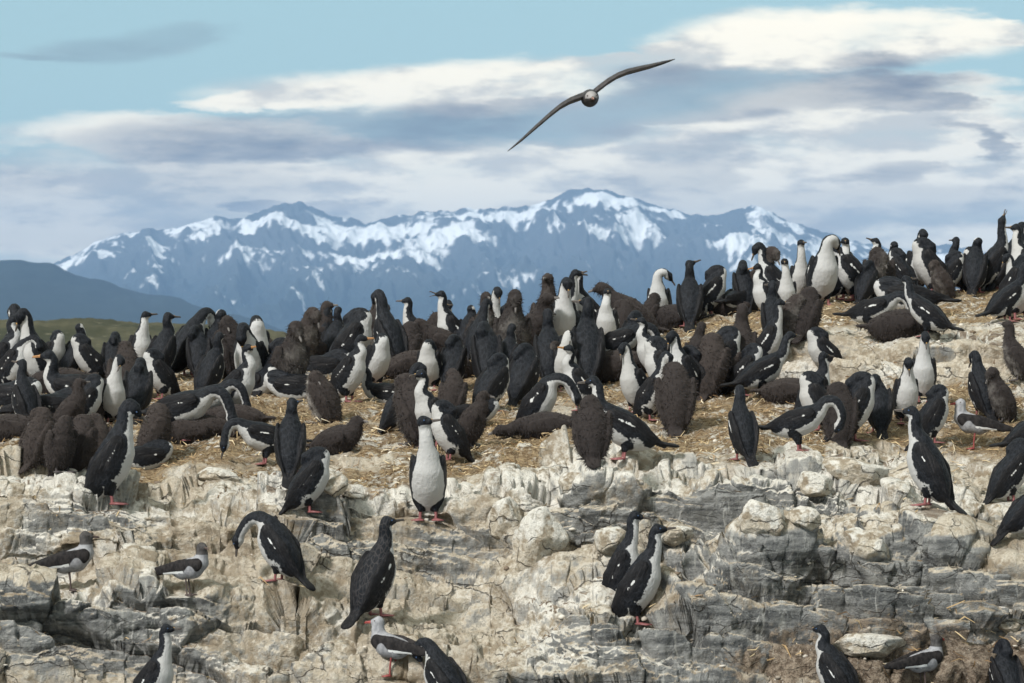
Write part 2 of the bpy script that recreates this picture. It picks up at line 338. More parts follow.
# big fractured blocks, bedding dips gently to the right
tilt = q.copy(); tilt[:, 2] += 0.16*q[:, 0]
f1, f2, idb, offb = worley((tilt+warp*0.10)*np.array([1.15, 1.6, 3.0]), 500)
edge = f2-f1
big = (idb-0.5)*0.30 + (offb*np.array([.14, 0, .26])*(idb[:, None]-.5)).sum(1) - 0.035*(1-sst(0.0, 0.05, edge))*sst(-.1, .2, fbmn(q*1.2, 2, 511))
f1m, f2m, idm, offm = worley((tilt+warp*0.06)*np.array([3.6, 4.0, 6.4])+5.5, 520)
med = (idm-0.5)*0.075 + (offm*np.array([.05, 0, .10])*(idm[:, None]-.5)).sum(1) - 0.014*(1-sst(0.0, 0.07, f2m-f1m))
lowf = 0.095*fbmn(q*np.array([1.8, 1.8, 2.6]), 5, 540, .55)
sm = 0.034*fbmn(q*np.array([6, 6, 10.]), 5, 550, .6)+0.012*ridged(q*np.array([11, 11, 26.]), 3, 560)
bed = q[:, 2]+0.16*q[:, 0]+0.08*fbmn(q*1.3, 3, 570); sw = (bed/0.19) % 1.0
sw2 = (bed/0.07) % 1.0
strata = 0.10*(sst(0, .75, sw)-sst(.86, 1, sw)-.4)*sst(-.25, .15, fbmn(q*1.1, 2, 580))+0.018*(sst(0, .3, sw2)-sst(.8, 1, sw2))*sst(-.1, .2, fbmn(q*2.1, 2, 585))
disp_r = big+med*(0.55+0.9*sst(-.2, .3, fbmn(q*.9, 2, 590)))+lowf+sm+strata
# nest mounds and trampled straw
f1n, f2n, idn, offn = worley(q*np.array([1.9, 1.5, 0.0])+np.array([0, 0, .5], np.float32), 600)
mound = sst(.62, .12, f1n)*(0.35+.65*idn)
disp_s = 0.065*mound+0.055*fbmn(q*np.array([2.0, 2.0, 2.0]), 3, 610)+0.040*fbmn(q*np.array([7, 7, 8.]), 5, 620, .62)+0.004*np.abs(fbmn(q*26, 2, 630))
ends = sst(0.5, 1.5, rw)*sst(11.8, 10.5, rw)
disp = (disp_r*rocky+disp_s*(1-rocky))*(0.15+0.85*ends)
dirn = N0s*np.array([1, 1, 1.]) ; dirn = dirn.reshape(-1, 3)
q2 = q+dirn.astype(np.float32)*disp[:, None]
# small level footholds where birds have trodden the cliff flat
for (fx, fy) in FOOTHOLDS:
    sx = CX+F*q2[:, 0]/q2[:, 1]; sy = CY-F*(q2[:, 2]-CAMZ)/q2[:, 1]
    c = np.where((np.abs(sx-fx) < 2.2) & (np.abs(sy-fy) < 2.2))[0]
    if len(c) == 0: continue
    k = c[np.argmin(q2[c, 1])]; pt = q2[k].copy()
    d2 = ((q2[:, 0]-pt[0])/.16)**2+((q2[:, 1]-pt[1]-.03)/.13)**2
    wgt = np.exp(-d2**2)*np.exp(-((q2[:, 2]-pt[2])/.11)**2)
    q2[:, 2] = q2[:, 2]*(1-wgt)+(pt[2]+.10*(q2[:, 1]-pt[1]))*wgt
P2 = q2.reshape(nr, nc, 3); N2 = normals(P2)
nzm = N2[..., 2].ravel()
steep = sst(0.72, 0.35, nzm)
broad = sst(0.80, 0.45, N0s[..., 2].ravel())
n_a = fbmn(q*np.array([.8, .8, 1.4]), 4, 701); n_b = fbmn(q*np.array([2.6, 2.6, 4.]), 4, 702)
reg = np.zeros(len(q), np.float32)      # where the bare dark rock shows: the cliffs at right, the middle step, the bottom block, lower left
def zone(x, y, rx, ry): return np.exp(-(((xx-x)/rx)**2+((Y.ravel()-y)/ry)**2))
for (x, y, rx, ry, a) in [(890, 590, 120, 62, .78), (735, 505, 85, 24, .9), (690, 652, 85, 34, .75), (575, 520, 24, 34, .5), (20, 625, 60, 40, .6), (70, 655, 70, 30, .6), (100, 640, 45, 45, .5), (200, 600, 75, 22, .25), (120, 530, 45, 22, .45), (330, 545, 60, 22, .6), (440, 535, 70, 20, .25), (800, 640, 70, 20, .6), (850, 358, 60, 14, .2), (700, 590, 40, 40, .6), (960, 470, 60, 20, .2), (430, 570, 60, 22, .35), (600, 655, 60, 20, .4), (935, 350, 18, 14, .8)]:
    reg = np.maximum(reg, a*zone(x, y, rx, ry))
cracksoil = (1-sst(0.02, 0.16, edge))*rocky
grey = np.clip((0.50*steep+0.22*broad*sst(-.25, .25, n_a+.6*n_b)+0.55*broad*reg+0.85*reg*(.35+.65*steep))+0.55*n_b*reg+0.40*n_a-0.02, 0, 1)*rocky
tread = sst(0.62, 0.9, nzm)
soil = np.clip(tread*(0.55*sst(-.1, .35, n_a+.3*n_b)+0.0)+0.55*cracksoil*tread, 0, 1)
bottom = sst(2.35, 2.0, rw+0.5*n_a)*sst(690, 790, xx+120*n_b)*1.5
soil = np.clip(np.maximum(soil, bottom*(.55+.6*n_b)), 0, 1)*(1-.8*reg)
straw = np.clip((1-rocky)*(0.92+0.6*n_b+0.75*fbmn(q*np.array([1.3, .8, .5]), 3, 705)), 0, 1)
guano = np.clip(0.5+0.9*n_a+0.6*n_b+0.30*sst(5.9, 4.9, rw)*sst(4.6, 5.1, rw)+0.30*zone(500, 480, 150, 40)+0.25*zone(30, 540, 70, 60)+.3*zone(850, 480, 90, 30), 0, 1)

m_rock, nt, b = material('guano_rock')
g = nt.new('ShaderNodeTexCoord'); ob = g.outputs['Object']
A = nt.attr('mask').outputs['Color']; sp = nt.new('ShaderNodeSeparateColor'); nt.link(A, sp.inputs[0])
aS, aG, aW = sp.outputs[0], sp.outputs[1], sp.outputs[2]; aD = nt.attr('soil').outputs['Fac']
n05 = nt.noise(ob, 1.6, 5, .6); n3 = nt.noise(ob, 7, 6, .65); n12 = nt.noise(ob, 26, 6, .7); n40 = nt.noise(ob, 85, 4, .7)
streak = nt.noise(nt.mapping(ob, (9, 4, 1.9)), 1, 6, .65, 1.2)
streak2 = nt.noise(nt.mapping(ob, (20, 8, 4.5), (4, 2, 1)), 1, 6, .65, 1.0)
lam = nt.noise(nt.mapping(ob, (3, 3, 26), (0, 0, 0), (0, R(9), 0)), 1, 5, .6, .5)
ochre = nt.mix(nt.sstep(n3, .32, .68), (0.31, 0.25, 0.175), (0.49, 0.43, 0.345))
cream = nt.mix(nt.sstep(n12, .35, .65), (0.48, 0.41, 0.31), (0.65, 0.59, 0.49))
light = nt.mix(nt.sstep(nt.math('ADD', nt.math('ADD', n05, off(n3, .9)), off(n12, .8)), .36, .58), ochre, cream)
white = nt.mix(nt.sstep(n12, .3, .6), (0.60, 0.56, 0.485), (0.80, 0.77, 0.70))
gu = nt.math('ADD', nt.math('ADD', aW, off(n3, 1.5)), off(n12, .9))
light = nt.mix(nt.sstep(gu, .48, .92), light, white)
# thin dark lichen and dirt blotches on the pale rock
light = nt.mix(nt.math('MULTIPLY', nt.sstep(nt.math('ADD', n12, off(n3, .9)), .60, .72), .62), light, (0.20, 0.165, 0.115))
light = nt.mix(nt.math('MULTIPLY', nt.sstep(nt.noise(ob, 11, 6, .7, 1.0), .60, .70), .55), light, (0.235, 0.235, 0.205))
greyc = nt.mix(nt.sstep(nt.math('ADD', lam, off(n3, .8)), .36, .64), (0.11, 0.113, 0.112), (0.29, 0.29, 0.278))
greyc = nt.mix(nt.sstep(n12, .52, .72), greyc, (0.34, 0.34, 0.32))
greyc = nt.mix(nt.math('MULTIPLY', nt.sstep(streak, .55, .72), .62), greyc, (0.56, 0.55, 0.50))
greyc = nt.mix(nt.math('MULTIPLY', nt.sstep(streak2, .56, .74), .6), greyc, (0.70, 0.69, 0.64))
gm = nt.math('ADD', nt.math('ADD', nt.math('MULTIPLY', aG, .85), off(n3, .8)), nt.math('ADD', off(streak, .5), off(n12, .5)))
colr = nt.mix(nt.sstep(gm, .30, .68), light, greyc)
vc = nt.new('ShaderNodeTexVoronoi', feature='DISTANCE_TO_EDGE'); dv_ = nt.new('ShaderNodeVectorMath', operation='ADD')
nz3 = nt.new('ShaderNodeTexNoise'); nt.put(nz3.inputs['Vector'], ob); nz3.inputs['Scale'].default_value = 2.6; nz3.inputs['Detail'].default_value = 6
vs_ = nt.new('ShaderNodeVectorMath', operation='SCALE'); nt.link(nz3.outputs[1], vs_.inputs[0]); vs_.inputs['Scale'].default_value = .9
nt.link(nt.mapping(ob, (1.5, 1.5, 3.4), (0, 0, 0), (0, R(8), 0)), dv_.inputs[0]); nt.link(vs_.outputs[0], dv_.inputs[1]); nt.link(dv_.outputs[0], vc.inputs['Vector']); vc.inputs['Scale'].default_value = 1.6
crack = nt.math('MULTIPLY', nt.sstep(nt.math('ADD', vc.outputs[0], off(n12, .05)), .020, .003), nt.sstep(nt.math('ADD', n05, off(n3, .5)), .50, .62))
colr = nt.mix(nt.math('MULTIPLY', crack, .45), colr, (0.055, 0.048, 0.040))
soilc = nt.mix(nt.sstep(n12, .38, .62), (0.125, 0.092, 0.066), (0.33, 0.265, 0.20))
vc = nt.new('ShaderNodeTexVoronoi', feature='DISTANCE_TO_EDGE'); dv_ = nt.new('ShaderNodeVectorMath', operation='ADD')
nz3 = nt.new('ShaderNodeTexNoise'); nt.put(nz3.inputs['Vector'], ob); nz3.inputs['Scale'].default_value = 2.6; nz3.inputs['Detail'].default_value = 6
vs_ = nt.new('ShaderNodeVectorMath', operation='SCALE'); nt.link(nz3.outputs[1], vs_.inputs[0]); vs_.inputs['Scale'].default_value = .9
nt.link(nt.mapping(ob, (1.5, 1.5, 3.4), (0, 0, 0), (0, R(8), 0)), dv_.inputs[0]); nt.link(vs_.outputs[0], dv_.inputs[1]); nt.link(dv_.outputs[0], vc.inputs['Vector']); vc.inputs['Scale'].default_value = 1.6
crack = nt.math('MULTIPLY', nt.sstep(nt.math('ADD', vc.outputs[0], off(n12, .05)), .020, .003), nt.sstep(nt.math('ADD', n05, off(n3, .5)), .50, .62))
colr = nt.mix(nt.math('MULTIPLY', crack, .45), colr, (0.055, 0.048, 0.040))
soilc = nt.mix(nt.sstep(n40, .60, .68), soilc, (0.60, 0.55, 0.47))
sm_ = nt.math('ADD', nt.math('ADD', aD, off(n3, .9)), off(n12, .8))
colr = nt.mix(nt.sstep(sm_, .42, .68), colr, soilc)
st1 = nt.noise(nt.mapping(ob, (9, 30, 30), (0, 0, 0), (0, 0, .5)), 2.0, 5, .7, 1.2); st2 = nt.noise(nt.mapping(ob, (30, 9, 30), (0, 0, 0), (0, .4, -.4)), 2.0, 5, .7, 1.2)
strawc = nt.mix(nt.sstep(st1, .36, .64), (0.120, 0.074, 0.038), (0.46, 0.345, 0.205))
strawc = nt.mix(nt.sstep(st2, .56, .70), strawc, (0.60, 0.50, 0.35))
strawc = nt.mix(nt.math('MULTIPLY', nt.sstep(nt.math('ADD', n05, off(n3, .6)), .46, .62), .72), strawc, nt.mix(nt.sstep(n12, .35, .65), (0.105, 0.066, 0.036), (0.33, 0.225, 0.125)))
strawc = nt.mix(nt.math('MULTIPLY', nt.sstep(nt.math('ADD', nt.math('ADD', n3, off(n12, .9)), off(n05, .8)), .52, .70), .85), strawc, (0.74, 0.71, 0.63))
ss = nt.math('ADD', nt.math('ADD', aS, off(n3, .5)), off(n12, .5))
colr = nt.mix(nt.sstep(ss, .40, .66), colr, strawc)
nt.link(colr, b.inputs['Base Color']); b.inputs['Roughness'].default_value = 0.9; b.inputs['Specular IOR Level'].default_value = 0.2
bp = nt.new('ShaderNodeBump'); bp.inputs['Strength'].default_value = 1.0; bp.inputs['Distance'].default_value = 0.035
hgt = nt.math('ADD', nt.math('ADD', nt.math('MULTIPLY', n12, 1.0), nt.math('MULTIPLY', crack, -1.2)), nt.math('MULTIPLY', nt.math('ADD', n40, nt.math('MULTIPLY', nt.math('ADD', st1, st2), aS)), .55))
nt.link(hgt, bp.inputs['Height']); nt.link(bp.outputs[0], b.inputs['Normal'])
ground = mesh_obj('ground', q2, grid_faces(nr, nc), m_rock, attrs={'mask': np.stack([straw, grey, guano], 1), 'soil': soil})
tag(ground, kind='structure')
bpy.context.view_layer.update()
_dep = bpy.context.evaluated_depsgraph_get(); _g = ground.evaluated_get(_dep)
def hit(px, py):
    d = Vector(((px-CX)/F, 1.0, -(py-CY)/F)).normalized()
    ok, loc, nor, _ = _g.ray_cast(Vector((0, 0, CAMZ)), d)
    return loc.copy() if ok else None
def drop(x, y, top=6.0):
    ok, loc, nor, _ = _g.ray_cast(Vector((x, y, top)), Vector((0, 0, -1)))
    return (loc.z, nor) if ok else (0.0, Vector((0, 0, 1)))

# ------------------------------------------------------------------ loose boulders and slabs lying on the ledges
def rock_mesh(name, seed, size, mat_, planes=16):
    rg = np.random.default_rng(seed)
    bm = bmesh.new(); bmesh.ops.create_icosphere(bm, subdivisions=5, radius=1.0)
    v = np.array([x.co[:] for x in bm.verts], np.float32); f = np.array([[x.index for x in t.verts] for t in bm.faces]); bm.free()
    nn = rg.normal(size=(planes, 3)); nn /= np.linalg.norm(nn, axis=1, keepdims=True); hh = rg.uniform(.62, .95, planes)
    sc = np.min(np.where((v@nn.T) > 0.05, hh/np.maximum(v@nn.T, .05), 9), axis=1); v = v*np.minimum(sc, 1.05)[:, None]
    v += (v/np.linalg.norm(v, axis=1, keepdims=True))*(0.07*fbmn(v*2.2+seed, 4, seed)+0.03*ridged(v*np.array([3, 3, 7.])+seed, 3, seed)-.02)[:, None]
    v *= np.array(size)/2
    s = v/np.array(size)*2
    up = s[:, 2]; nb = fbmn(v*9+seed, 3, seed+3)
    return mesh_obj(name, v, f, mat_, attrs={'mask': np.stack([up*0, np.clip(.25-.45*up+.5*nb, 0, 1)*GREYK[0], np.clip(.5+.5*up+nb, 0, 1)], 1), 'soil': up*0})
GREYK = [1.0]
ROCKS = [  # px, py of the foot, size (m), rotation, grey amount, label
 (350, 506, (.24, .20, .10), (0.15, .1, .2), .2, 'rounded flat white stone lying alone beside the bird with pink feet'),
 (333, 492, (.19, .14, .13), (.4, -.5, .3), .6, 'tilted brownish stone propped behind the flat white stone'),
 (541, 556, (.34, .26, .46), (.2, .25, .2), .5, 'tall pale slab of rock leaning against the middle ledge'),
 (612, 560, (.22, .2, .24), (.1, 0, .7), .1, 'squat pale boulder sitting behind the pair of standing cormorants'),
 (762, 544, (.34, .28, .24), (.1, .1, .1), .1, 'smooth whitish boulder at the foot of the grey middle step'),
 (676, 553, (.24, .2, .15), (0, .2, .5), .2, 'low pale rock beside the heads of the standing pair'),
 (870, 667, (.44, .26, .16), (.05, .02, -.1), .05, 'long whitish slab lying on brown gravel beside a dark-winged gull'),
 (868, 562, (.34, .3, .26), (.1, .25, .3), 1.6, 'dark grey block wedged in the face of the right-hand cliff'),
 (806, 538, (.2, .18, .14), (.2, .1, .4), .1, 'small cream boulder just right of the smooth whitish boulder'),
 (1012, 640, (.24, .2, .15), (.2, .3, .4), .4, 'rounded tan stone at the foot of the cliff by the right edge'),
 (575, 507, (.2, .22, .24), (.2, .2, .4), 1.3, 'dark blocky stone set in the ledge above the leaning slab'),
 (505, 535, (.24, .2, .26), (.1, .3, .2), .3, 'broken pale rock left of the tall leaning slab'),
 (860, 487, (.46, .34, .2), (.1, .28, .1), .1, 'large sloping white boulder below the bird bending over its pink feet'),
 (815, 505, (.3, .26, .16), (.2, .2, .5), .2, 'cream rock between the grey step and the sloping white boulder'),
 (115, 455+8, (.14, .12, .07), (0, 0, .5), .1, 'small pale stone among straw beside the preening chicks'),
 (218, 478, (.34, .22, .12), (.1, .2, .1), .1, 'low ridge-shaped white rock on straw left of the tucked cormorant'),
]
for px, py, size, rot, gk, lab in ROCKS:
    p = hit(px, py)
    if p is None: continue
    GREYK[0] = gk
    z, _ = drop(p.x, p.y+size[1]*.3)
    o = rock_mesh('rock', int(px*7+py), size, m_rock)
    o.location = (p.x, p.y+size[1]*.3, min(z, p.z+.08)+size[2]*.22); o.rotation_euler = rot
    tag(o, lab, 'rock')

# ------------------------------------------------------------------ straw and pebbles strewn over the colony
def strands(name, sel_w, n, lmin, lmax, wid, mat_, seed, lift=0.012):
    rg = np.random.default_rng(seed)
    cell = np.linalg.norm(np.cross(np.gradient(P2, axis=1), np.gradient(P2, axis=0)), axis=-1).ravel()
    vis = (XXf > -60) & (XXf < 1084)
    pr = cell*sel_w*vis/np.maximum(q2[:, 1]-14, 1)**.6; pr /= pr.sum()
    idx = rg.choice(len(q2), n, p=pr)
    c = q2[idx]+rg.normal(size=(n, 3))*.012; nm = N2.reshape(-1, 3)[idx]
    a = rg.uniform(0, 2*np.pi, n); t = np.stack([np.cos(a), np.sin(a)*.8, rg.normal(size=n)*.28], 1); t -= nm*(t*nm).sum(1)[:, None]*.75; t /= np.linalg.norm(t, axis=1)[:, None]
    L = rg.uniform(lmin, lmax, n)[:, None]; bend = rg.normal(size=(n, 3))*.18*L; sd = np.cross(t, nm)+rg.normal(size=(n, 3))*.4; sd /= np.linalg.norm(sd, axis=1)[:, None]
    wv = (wid*rg.uniform(.6, 1.4, n))[:, None]; vs = []
    for k, (u, ww) in enumerate(((-.5, .5), (0, 1.), (.5, .4))):
        m = c+t*L*u+bend*(1-4*u*u)+nm*(lift*rg.uniform(.3, 1.6, n))[:, None]
        vs += [m-sd*wv*ww/2, m+sd*wv*ww/2]
    v = np.stack(vs, 1).reshape(-1, 3); i = np.arange(n)[:, None]*6
    f = np.concatenate([i+np.array([0, 1, 3, 2]), i+np.array([2, 3, 5, 4])]).reshape(-1, 4)
    return mesh_obj(name, v, f, mat_, smooth=False, attrs={'tone': np.repeat(rg.uniform(0, 1, n), 6)})
XXf = xx
m_straw, nt, b = material('dry_straw')
tn = nt.attr('tone').outputs['Fac']
cr = nt.new('ShaderNodeValToRGB'); nt.link(tn, cr.inputs[0]); e = cr.color_ramp.elements
e[0].color = (0.10, 0.058, 0.028, 1); e[1].color = (0.66, 0.58, 0.44, 1); e[1].position = 1
for p_, c_ in ((.3, (0.22, 0.135, 0.065, 1)), (.6, (0.42, 0.30, 0.16, 1)), (.82, (0.55, 0.44, 0.27, 1))):
    k = e.new(p_); k.color = c_
nt.link(cr.outputs[0], b.inputs['Base Color']); b.inputs['Roughness'].default_value = .8; b.inputs['Specular IOR Level'].default_value = .2
o = strands('straw', np.clip(straw-.15, 0, 1)+soil*rocky*.16, 52000, .025, .11, .0075, m_straw, 5); tag(o, kind='stuff')
rgp = np.random.default_rng(9); n = 5200
pr = (np.clip(straw*.5+soil, 0, 1)+.08)*((xx > -40) & (xx < 1064))*np.linalg.norm(np.cross(np.gradient(P2, axis=1), np.gradient(P2, axis=0)), axis=-1).ravel(); pr /= pr.sum()
idx = rgp.choice(len(q2), n, p=pr); c = q2[idx]
bm = bmesh.new(); bmesh.ops.create_icosphere(bm, subdivisions=1, radius=1.0); bv = np.array([v.co[:] for v in bm.verts]); bf = np.array([[v.index for v in t.verts] for t in bm.faces]); bm.free()
sz = rgp.uniform(.005, .021, n); sh = rgp.uniform(.6, 1.3, (n, 1, 3))*np.array([1.2, 1, .65])*(1+.25*rgp.normal(size=(n, len(bv), 1)))
v = (c[:, None, :]+bv[None]*sh*sz[:, None, None]).reshape(-1, 3); f = (bf[None]+np.arange(n)[:, None, None]*len(bv)).reshape(-1, 3)
m_peb, nt, b = material('pebbles')
tn = nt.attr('tone').outputs['Fac']
nt.link(nt.mix(nt.sstep(tn, .2, .8), (0.16, 0.12, 0.085), (0.56, 0.52, 0.45)), b.inputs['Base Color']); b.inputs['Roughness'].default_value = .9
o = mesh_obj('pebbles', v, f, m_peb, smooth=False, attrs={'tone': np.repeat(rgp.uniform(0, 1, n), len(bv))}); tag(o, kind='stuff')
# ------------------------------------------------------------------ birds: each body is one continuous surface grown from a posed skeleton
def d_cone(p, a, b, r1, r2):
    ba = b-a; l2 = max(float(ba@ba), 1e-9); pa = p-a
    t = np.clip((pa@ba)/l2, 0, 1)
    c = a+t[:, None]*ba
    return np.linalg.norm(p-c, axis=1)-(r1+(r2-r1)*t), t
def smin(a, b, k):
    h = np.clip(.5+.5*(b-a)/k, 0, 1); return b*(1-h)+a*h-k*h*(1-h)

def surface_nets(fn, lo, hi, step):
    n = np.ceil((hi-lo)/step).astype(int)+1
    g = np.stack(np.meshgrid(*[lo[i]+step*np.arange(n[i]) for i in range(3)], indexing='ij'), -1)
    # coarse pass first, so that only the cells near the surface are evaluated in full
    ks = 4; nc_ = np.ceil(n/ks).astype(int)
    gc = np.stack(np.meshgrid(*[lo[i]+step*(ks*np.arange(nc_[i])+(ks-1)/2) for i in range(3)], indexing='ij'), -1)
    Vc = fn(gc.reshape(-1, 3).astype(np.float32)).reshape(nc_)
    V = np.repeat(np.repeat(np.repeat(Vc, ks, 0), ks, 1), ks, 2)[:n[0], :n[1], :n[2]].astype(np.float32)
    mk = np.abs(V) < step*ks*1.35
    V[mk] = fn(g[mk].astype(np.float32))
    s = V < 0; shp = np.array(n)-1
    cs = np.zeros(shp, np.int8)
    corners = [(i, j, k) for i in (0, 1) for j in (0, 1) for k in (0, 1)]
    def cut(A, c): return A[c[0]:c[0]+shp[0], c[1]:c[1]+shp[1], c[2]:c[2]+shp[2]]
    for c in corners: cs += cut(s, c)
    act = (cs > 0) & (cs < 8); ids = -np.ones(shp, np.int64); ci = np.argwhere(act); ids[act] = np.arange(len(ci))
    acc = np.zeros((len(ci), 3)); cnt = np.zeros(len(ci))
    vals = {c: cut(V, c)[act] for c in corners}
    for a in corners:
        for ax in range(3):
            if a[ax]: continue
            bb = list(a); bb[ax] = 1; bb = tuple(bb); va, vb = vals[a], vals[bb]
            m = (va < 0) != (vb < 0); t = np.where(m, va/np.where(m, va-vb, 1), 0)
            pt = np.array(a, float)+np.outer(t, np.array(bb)-np.array(a)); acc[m] += pt[m]; cnt[m] += 1
    verts = lo+step*(ci+acc/cnt[:, None])
    faces = []
    for ax in range(3):
        o1, o2 = (ax+1) % 3, (ax+2) % 3
        A = np.take(s, range(0, n[ax]-1), ax); B = np.take(s, range(1, n[ax]), ax); m = A != B
        e = np.argwhere(m); e = e[(e[:, o1] > 0) & (e[:, o2] > 0) & (e[:, o1] < shp[o1]) & (e[:, o2] < shp[o2])]
        flip = A[tuple(e.T)]
        q = []
        for (p1, p2) in ((-1, -1), (0, -1), (0, 0), (-1, 0)):
            k = e.copy(); k[:, o1] += p1; k[:, o2] += p2; q.append(ids[tuple(k.T)])
        q = np.stack(q, 1); q[~flip] = q[~flip][:, ::-1]; faces.append(q)
    return verts, np.concatenate(faces)

POSES = {
 # pitch, hip height, neck points relative to the shoulder (forward, up, side), head (forward, up, side), head pitch, head yaw
 'up':    (66, .185, [(.028, .06, 0), (.034, .125, 0), (.026, .175, 0)], (.042, .205, 0), 2, 0),
 'rest':  (62, .180, [(.042, .045, 0), (.022, .095, 0), (.012, .130, 0)], (.034, .162, 0), 0, 0),
 'tuck':  (60, .175, [(.034, .045, 0), (.010, .078, .004), (-.040, .076, .014)], (-.080, .036, .024), -64, 165),
 'bow':   (66, .185, [(.026, .07, 0), (.035, .145, 0), (.062, .185, 0)], (.088, .160, 0), -62, 0),
 'preen': (62, .180, [(.045, .065, 0), (.095, .105, .01), (.140, .085, .02)], (.148, .030, .025), -100, 8),
 'reach': (56, .185, [(.070, .045, 0), (.145, .030, 0), (.200, -.045, .01)], (.222, -.105, .01), -70, 0),
 'down':  (20, .205, [(.075, .045, 0), (.150, .025, 0), (.190, -.065, .01)], (.200, -.130, .015), -80, 0),
 'arch':  (30, .215, [(.075, .075, 0), (.160, .070, 0), (.205, -.030, .01)], (.180, -.110, .02), -120, 0),
 'lean':  (40, .185, [(.055, .050, 0), (.070, .115, 0), (.078, .165, 0)], (.108, .195, 0), 3, 0),
 'gape':  (64, .185, [(.026, .07, 0), (.026, .15, 0), (.034, .215, 0)], (.046, .250, 0), 68, 0),
 'sit_up':   (10, .085, [(.045, .05, 0), (.035, .115, 0), (.03, .16, 0)], (.058, .195, 0), 0, 0),
 'sit_tuck': (9, .085, [(.045, .040, 0), (.005, .072, .01), (-.055, .072, .02)], (-.098, .048, .030), -45, 165),
 'side':  (64, .185, [(.030, .07, 0), (.045, .125, .015), (.040, .140, .065)], (.012, .110, .100), -50, 120),
 'hood':  (60, .175, [(.030, .06, 0), (.020, .105, 0), (.005, .120, 0)], (.012, .128, 0), -40, 0),
}
HALF = {'chick': .9}
def build_bird(kind, pose, hy=None, rg=None, step=.0095, fat=1.0, pale=0.0):
    """local frame: +X is where the breast faces, +Z up, feet on z=0.  Returns vertices, faces, attributes, bill/eye/feet frames."""
    P_, hz_, npts, hd, hp, hyaw = POSES[pose]
    if hy is not None: hyaw = hy
    jit = rg.normal(size=8)*.5 if rg is not None else np.zeros(8)
    P_ = P_+jit[0]*7; hp = hp+jit[1]*14; hyaw = hyaw+jit[2]*(26 if step > .009 else 12)
    if rg is not None:                       # no two birds hold their neck quite alike
        st = rg.uniform(.86, 1.14); sw = rg.normal()*.018; lean_ = rg.normal()*.012
        bend = lambda t, f: (t[0]+lean_*f, t[1]*(st if t[1] > 0 else 1), t[2]+sw*f)
        npts = [bend(t, (i+1)/(len(npts)+1)) for i, t in enumerate(npts)]; hd = bend(hd, 1.0)
    chick = kind == 'chick'; gull = kind == 'gull'
    u = np.array([math.cos(R(P_)), 0, math.sin(R(P_))]); v = np.array([math.sin(R(P_)), 0, -math.cos(R(P_))]); l = np.array([0, 1., 0])
    H = np.array([0, 0, hz_])
    if pose.startswith('sit') or P_ < 45: H = H+np.array([-.02, 0, 0])
    B = lambda s, d, y=0: H+u*s-v*d+l*y          # d is towards the back
    k = .94*fat if chick else fat
    spine = [(-.135, .020, .052), (-.055, .004, .088), (.045, -.012, .099), (.130, -.012, .089), (.205, .004, .062)]
    if chick: spine = [(-.125, .015, .058), (-.055, .0, .090), (.035, -.006, .103), (.115, -.002, .088), (.175, .004, .062)]
    spts = [(B(s, d), r*(k if i in (1, 2, 3) else 1)) for i, (s, d, r) in enumerate(spine)]
    SH = spts[-1][0]
    w = lambda t: SH+np.array([t[0], t[2], t[1]])*(1.0 if not chick else .86)
    nk = [SH+v*.008]+[w(t) for t in npts]; head = w(hd)
    # smooth the neck with a spline
    ctrl = np.array([SH-u*.06]+nk+[head, head+(head-nk[-1])]); neck = []
    for i in range(1, len(ctrl)-2):
        for t in np.linspace(0, 1, 5, endpoint=False):
            p0, p1, p2, p3 = ctrl[i-1:i+3]
            neck.append(.5*((2*p1)+(-p0+p2)*t+(2*p0-5*p1+4*p2-p3)*t*t+(-p0+3*p1-3*p2+p3)*t**3))
    neck = np.array(neck+[head]); nn = len(neck)
    nr0, nr1 = (.058, .0330) if not chick else (.062, .039)
    tt = np.linspace(0, 1, nn); nrad = nr1+(nr0-nr1)*(1-tt)**1.6
    hv = np.array([math.cos(R(hp))*math.cos(R(hyaw)), math.cos(R(hp))*math.sin(R(hyaw)), math.sin(R(hp))])
    # ventral direction carried along the neck
    T = np.gradient(neck, axis=0); T /= np.linalg.norm(T, axis=1, keepdims=True)
    vent = []; cv = v.copy()
    for i in range(nn):
        cv = cv-T[i]*(cv@T[i]); cv /= max(np.linalg.norm(cv), 1e-6); vent.append(cv.copy())
    vent = np.array(vent)
    # blend to the throat side of the head
    hdn = np.array([0, 0, -1.])-hv*(-hv[2]); 
    if np.linalg.norm(hdn) < .25: hdn = vent[-1]-hv*(vent[-1]@hv)
    hdn /= np.linalg.norm(hdn)
    if pose in ('preen', 'bow', 'reach', 'down', 'arch', 'gape', 'hood'):
        hdn = vent[-1]-hv*(vent[-1]@hv)
        if np.linalg.norm(hdn) < .2: hdn = -T[-1]-hv*(-T[-1]@hv)
        if abs(hyaw) > 40: hdn = np.array([0, 0, -1.])-hv*(-hv[2])
        hdn /= np.linalg.norm(hdn)
    for i in range(nn):
        f = max(0, (tt[i]-.62)/.38); vv = vent[i]*(1-f)+hdn*f
        vv = vv-T[i]*(vv@T[i])*(1-f); vent[i] = vv/max(np.linalg.norm(vv), 1e-6)
    hr = .0410 if not chick else .043
    hc = head+hv*.004; hf = head+hv*.044
    # tail: stiff wedge, propped behind
    ta = R(min(max(P_-28, -2), 24)) if not pose.startswith('sit') else R(2)
    tdir = np.array([-math.cos(ta), 0, -math.sin(ta)])
    if P_ > 45: tdir = np.array([-math.cos(R(40)), 0, -math.sin(R(40))])
    t0 = B(-.13, .022); tl = .165 if not chick else .075
    tn = np.cross(tdir, l); 
    WL = (.205, .03, -.235) if not chick else (.14, .0, -.12)
    def body(p):
        d = None
        for (a, r1), (b, r2) in zip(spts[:-1], spts[1:]):
            q, _ = d_cone(p, a, b, r1, r2); d = q if d is None else smin(d, q, .065)
        return d+.006
